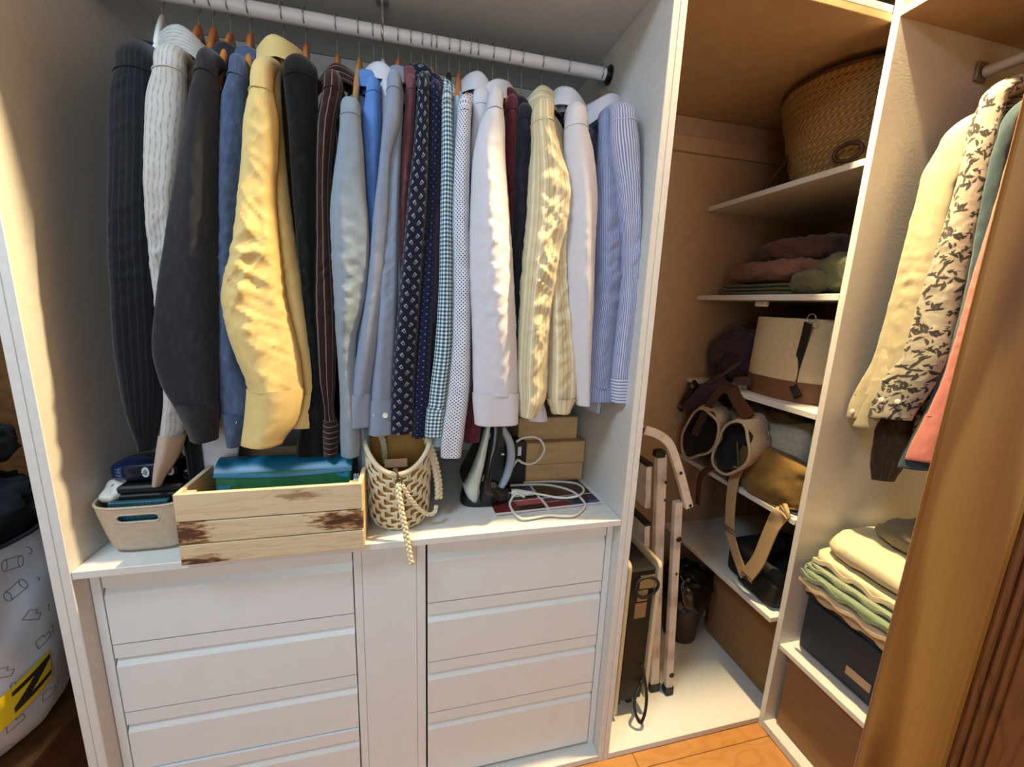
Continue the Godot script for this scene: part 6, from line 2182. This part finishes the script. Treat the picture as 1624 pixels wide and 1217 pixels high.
# ------------------------------------------------------------------ the pine door close to the viewer, and what stands beyond the wardrobe's outer side
func build_foreground():
	var pine := pine_tex(171)
	var dm := tex_mat(pine, Vector2(0.34, 2.2), 0.42)
	var dark := tex_mat(wood_tex(172, Color(0.45, 0.25, 0.10), Color(0.32, 0.16, 0.06), 5.0, 256), Vector2(1.0, 0.09), 0.45)
	var e := Vector3(0.585, 0.0, 0.50)
	var d := Vector3(0.5, 0, 0.866)                # along the leaf, away from its free edge
	var n := Vector3(-0.866, 0, 0.5)               # the face turned to the viewer
	var t := Node3D.new()
	t.name = "door_1"
	t.set_meta("kind", "structure")
	add_child(t)
	t.transform = Transform3D(Basis(d, Vector3.UP, n), e)
	var b := MB.new()
	b.span(Vector3(0, 0.008, -0.034), Vector3(0.0745, 2.03, 0.0), 0.004)
	b.span(Vector3(0.58, 0.008, -0.034), Vector3(0.655, 2.03, 0.0), 0.004)
	for k in b.uv.size(): b.uv[k] = Vector2(b.v[k].x + b.v[k].z, b.v[k].y)
	part(t, "stile", b, dm)
	b = MB.new()
	b.span(Vector3(0.0747, 0.008, -0.034), Vector3(0.5798, 0.18, -0.0003), 0.003)
	b.span(Vector3(0.0747, 1.93, -0.034), Vector3(0.5798, 2.03, -0.0003), 0.003)
	part(t, "cross_rail", b, dm)
	# bevelled moulding strips, then the recessed panel boards
	var strips := [[0.075, 0.083, -0.004], [0.0832, 0.093, -0.010], [0.0932, 0.101, -0.013]]
	for s in strips:
		b = MB.new()
		b.span(Vector3(s[0], 0.18, -0.026), Vector3(s[1], 1.93, s[2]), 0.003)
		for k in b.uv.size(): b.uv[k] = Vector2(b.v[k].y, b.v[k].x)
		part(t, "moulding", b, dark)
	var x := 0.1013
	while x < 0.57:
		b = MB.new()
		b.span(Vector3(x, 0.18, -0.026), Vector3(minf(x + 0.079, 0.5795), 1.93, -0.016), 0.002)
		for k in b.uv.size(): b.uv[k] = Vector2(b.v[k].y, b.v[k].x)
		part(t, "board", b, dark)
		x += 0.0795
	# beyond the wardrobe's outer side: a brown chest with a bag on it
	var c := Vector3(-0.95, 0.0, -0.12)
	var ch := thing("brown_chest", "plain brown wooden chest beside the wardrobe, under the white printed bag", "chest", c)
	var cw := tex_mat(wood_tex(181, Color(0.42, 0.27, 0.13), Color(0.30, 0.18, 0.08), 3.0, 128), Vector2(0.6, 0.3), 0.5)
	b = MB.new()
	b.span(Vector3(-0.30, 0.0, -0.25), Vector3(0.205, 0.30, 0.21), 0.006)
	part(ch, "body", b, cw)
	b = MB.new()
	b.span(Vector3(-0.31, 0.301, -0.26), Vector3(0.213, 0.325, 0.22), 0.005)
	part(ch, "lid", b, cw)
	var bc := Vector3(-0.935, 0.326, -0.09)
	var bag := thing("printed_bag", "round white bag printed with small ink drawings and a yellow patch", "bag", bc)
	var prof := func(q: float) -> Vector2:          # radius, height
		if q < 0.3: 
			var a := q / 0.3 * PI * 0.5
			return Vector2(0.105 + 0.095 * sin(a), 0.10 - 0.0995 * cos(a))
		return Vector2(0.200 + 0.012 * sin((q - 0.3) / 0.7 * PI), lerpf(0.10, 0.475, (q - 0.3) / 0.7))
	var g := PackedVector3Array()
	var uvs := PackedVector2Array()
	for j in 41:
		var q: Vector2 = prof.call(j / 40.0)
		for i in 81:
			var a := TAU * i / 80.0
			var r := q.x + 0.004 * sin(a * 5.0 + q.y * 9.0) + 0.006 * wr.get_noise_3d(cos(a) * 3.0, q.y * 7.0, sin(a) * 3.0)
			if j == 0: r = 0.02
			g.append(Vector3(cos(a) * r, q.y - 0.03 * cos(a) * smoothstep(0.3, 1.0, j / 40.0), sin(a) * r))
			uvs.append(Vector2(a / TAU, 1.0 - j / 40.0))
	b = MB.new()
	b.grid(g, 81, 41, true, 0, uvs)
	part(bag, "body", b, tex_mat(doodles(), Vector2(0.30, 0.9), 0.75))
	var rim := []
	for i in 80: rim.append(g[40 * 81 + i])
	b = MB.new()
	b.tube(rim, 0.004, 6, true)
	part(bag, "rim", b, flat(Color(0.03, 0.04, 0.10), 0.8))
	# yellow patch with a black zigzag mark, lying on the bag's skin
	var tex := painted(64, func(u: float, v: float):
		var col := Color(0.74, 0.66, 0.05)
		var z := absf(v - 0.5)
		if u > 0.42 and z < 0.34 and (z > 0.20 or absf((u - 0.70) * 1.2 + (v - 0.5)) < 0.16): col = Color(0.05, 0.05, 0.06)
		return col)
	g = PackedVector3Array()
	uvs = PackedVector2Array()
	for j in 9:
		for i in 13:
			var q: Vector2 = prof.call(lerpf(0.33, 0.455, j / 8.0))
			var a := lerpf(0.60, 0.08, i / 12.0)
			var sh := (i - 6) * 0.0035
			var r := q.x + 0.0065 + 0.004 * sin(a * 5.0 + q.y * 9.0)
			g.append(Vector3(cos(a) * r, q.y + sh, sin(a) * r))
			uvs.append(Vector2(i / 12.0, 1.0 - j / 8.0))
	b = MB.new()
	b.grid(g, 13, 9, false, 0, uvs)
	part(bag, "patch", b, tex_mat(tex, Vector2(1, 1), 0.5), "yellow patch with a black mark")
	solo("navy_cloth_bundle", soft(Vector3.ZERO, Vector3(0.185, 0.075, 0.18), 0.8, 0.02, 6.0), flat(Color(0.02, 0.03, 0.085), 0.9), "dark navy cloth bulging out of the white printed bag", "cloth", bc + Vector3(0.0, 0.475, 0.0))
	solo("grey_cloth_bundle", soft(Vector3.ZERO, Vector3(0.10, 0.05, 0.12), 0.8, 0.015, 16.0), flat(Color(0.10, 0.10, 0.10), 0.95), "dark grey cloth on top of the navy cloth beside the wardrobe", "cloth", bc + Vector3(0.03, 0.598, -0.06))
	# the tall brown cupboard behind them
	var cp := thing("brown_cupboard", "tall dark brown wooden cupboard beyond the wardrobe's outer side", "cupboard", Vector3(-1.20, 0, -0.46))
	b = MB.new()
	b.span(Vector3(-0.50, 0.0, -0.08), Vector3(0.545, 2.30, -0.008), 0.003)
	part(cp, "body", b, cw)
	for q in [[-0.498, 0.020], [0.024, 0.542]]:
		b = MB.new()
		b.span(Vector3(q[0], 0.06, -0.0076), Vector3(q[1], 2.28, 0.012), 0.004)
		var dr := part(cp, "door", b, cw)
		b = MB.new()
		b.tube([Vector3((q[0] + q[1]) * 0.5 + (0.2 if q[0] < 0 else -0.2), 1.0, 0.013), Vector3((q[0] + q[1]) * 0.5 + (0.2 if q[0] < 0 else -0.2), 1.0, 0.03)], 0.012, 12)
		part(dr, "knob", b, M.steel)

# knotty pine, its grain along v
func pine_tex(seed_: int) -> ImageTexture:
	var f := FastNoiseLite.new()
	f.seed = seed_
	f.frequency = 1.0
	f.fractal_octaves = 2
	var knots := [[0.09, 0.58], [0.20, 0.72], [0.05, 0.30]]
	return painted(384, func(u: float, v: float):
		var x := u
		var kk := 0.0
		for k in knots:
			var dx: float = (u - k[0]) * 11.0
			var dy: float = (v - k[1]) * 16.0
			var g := exp(-(dx * dx + dy * dy))
			x += 0.035 * g * dx
			kk = maxf(kk, exp(-(dx * dx * 9.0 + dy * dy * 4.0)))
		var w := f.get_noise_2d(x * 2.2, v * 1.6) * 0.10 + f.get_noise_2d(x * 5.0 + 7.0, v * 5.0) * 0.015
		var r := fposmod((x + w) * 8.0, 1.0)
		var band := smoothstep(0.05, 0.75, r) * (1.0 - smoothstep(0.8, 1.0, r))
		var gr := f.get_noise_2d(u * 130.0, v * 3.0) * 0.5 + 0.5
		var c := Color(0.63, 0.44, 0.20).lerp(Color(0.50, 0.30, 0.10), clampf(band * 0.75 + gr * 0.3, 0, 1))
		return c.lerp(Color(0.36, 0.19, 0.06), kk * 0.8))

# ink line drawings on white cloth
func doodles() -> ImageTexture:
	var r := RandomNumberGenerator.new()
	r.seed = 3
	var size := 512
	var im := Image.create(size, size, false, Image.FORMAT_RGB8)
	im.fill(Color(0.66, 0.68, 0.72))
	var ink := Color(0.34, 0.36, 0.42)
	var line := func(a: Vector2, b: Vector2):
		var n := int((b - a).length()) + 1
		for k in n + 1:
			var p := a.lerp(b, float(k) / n)
			for q in [Vector2(0, 0), Vector2(1, 0), Vector2(0, 1)]:
				im.set_pixel(posmod(int(p.x + q.x), size), posmod(int(p.y + q.y), size), ink)
	var oval := func(c: Vector2, rad: Vector2, rot: float):
		for k in 28:
			line.call(c + (rad * Vector2(cos(TAU * k / 28.0), sin(TAU * k / 28.0))).rotated(rot), c + (rad * Vector2(cos(TAU * (k + 1) / 28.0), sin(TAU * (k + 1) / 28.0))).rotated(rot))
	for gy in 7:
		for gx in 7:
			var c := Vector2((gx + 0.5 + r.randf_range(-0.2, 0.2)) * size / 7.0, (gy + 0.5 + r.randf_range(-0.2, 0.2)) * size / 7.0)
			var rot := r.randf() * 1.4 - 0.7
			var kind := r.randi() % 4
			if kind == 0:                       # dumbbell
				oval.call(c + Vector2(-16, 0).rotated(rot), Vector2(6, 12), rot)
				oval.call(c + Vector2(16, 0).rotated(rot), Vector2(6, 12), rot)
				line.call(c + Vector2(-12, -3).rotated(rot), c + Vector2(12, -3).rotated(rot))
				line.call(c + Vector2(-12, 3).rotated(rot), c + Vector2(12, 3).rotated(rot))
			elif kind == 1:                     # an open box
				var q := [Vector2(-20, -10), Vector2(12, -14), Vector2(20, 6), Vector2(-12, 12)]
				for k in 4:
					line.call(c + q[k].rotated(rot), c + q[(k + 1) % 4].rotated(rot))
					line.call(c + q[k].rotated(rot), c + (q[k] + Vector2(4, 12)).rotated(rot))
			elif kind == 2:                     # a tube
				oval.call(c + Vector2(-18, 0).rotated(rot), Vector2(6, 12), rot)
				oval.call(c + Vector2(18, 0).rotated(rot), Vector2(6, 12), rot)
				line.call(c + Vector2(-18, -12).rotated(rot), c + Vector2(18, -12).rotated(rot))
				line.call(c + Vector2(-18, 12).rotated(rot), c + Vector2(18, 12).rotated(rot))
			else:                               # a step shape
				var q := [Vector2(-18, 10), Vector2(-18, -4), Vector2(-4, -4), Vector2(-4, -12), Vector2(14, -12), Vector2(18, 8)]
				for k in 6: line.call(c + q[k].rotated(rot), c + q[(k + 1) % 6].rotated(rot))
	return ImageTexture.create_from_image(im)
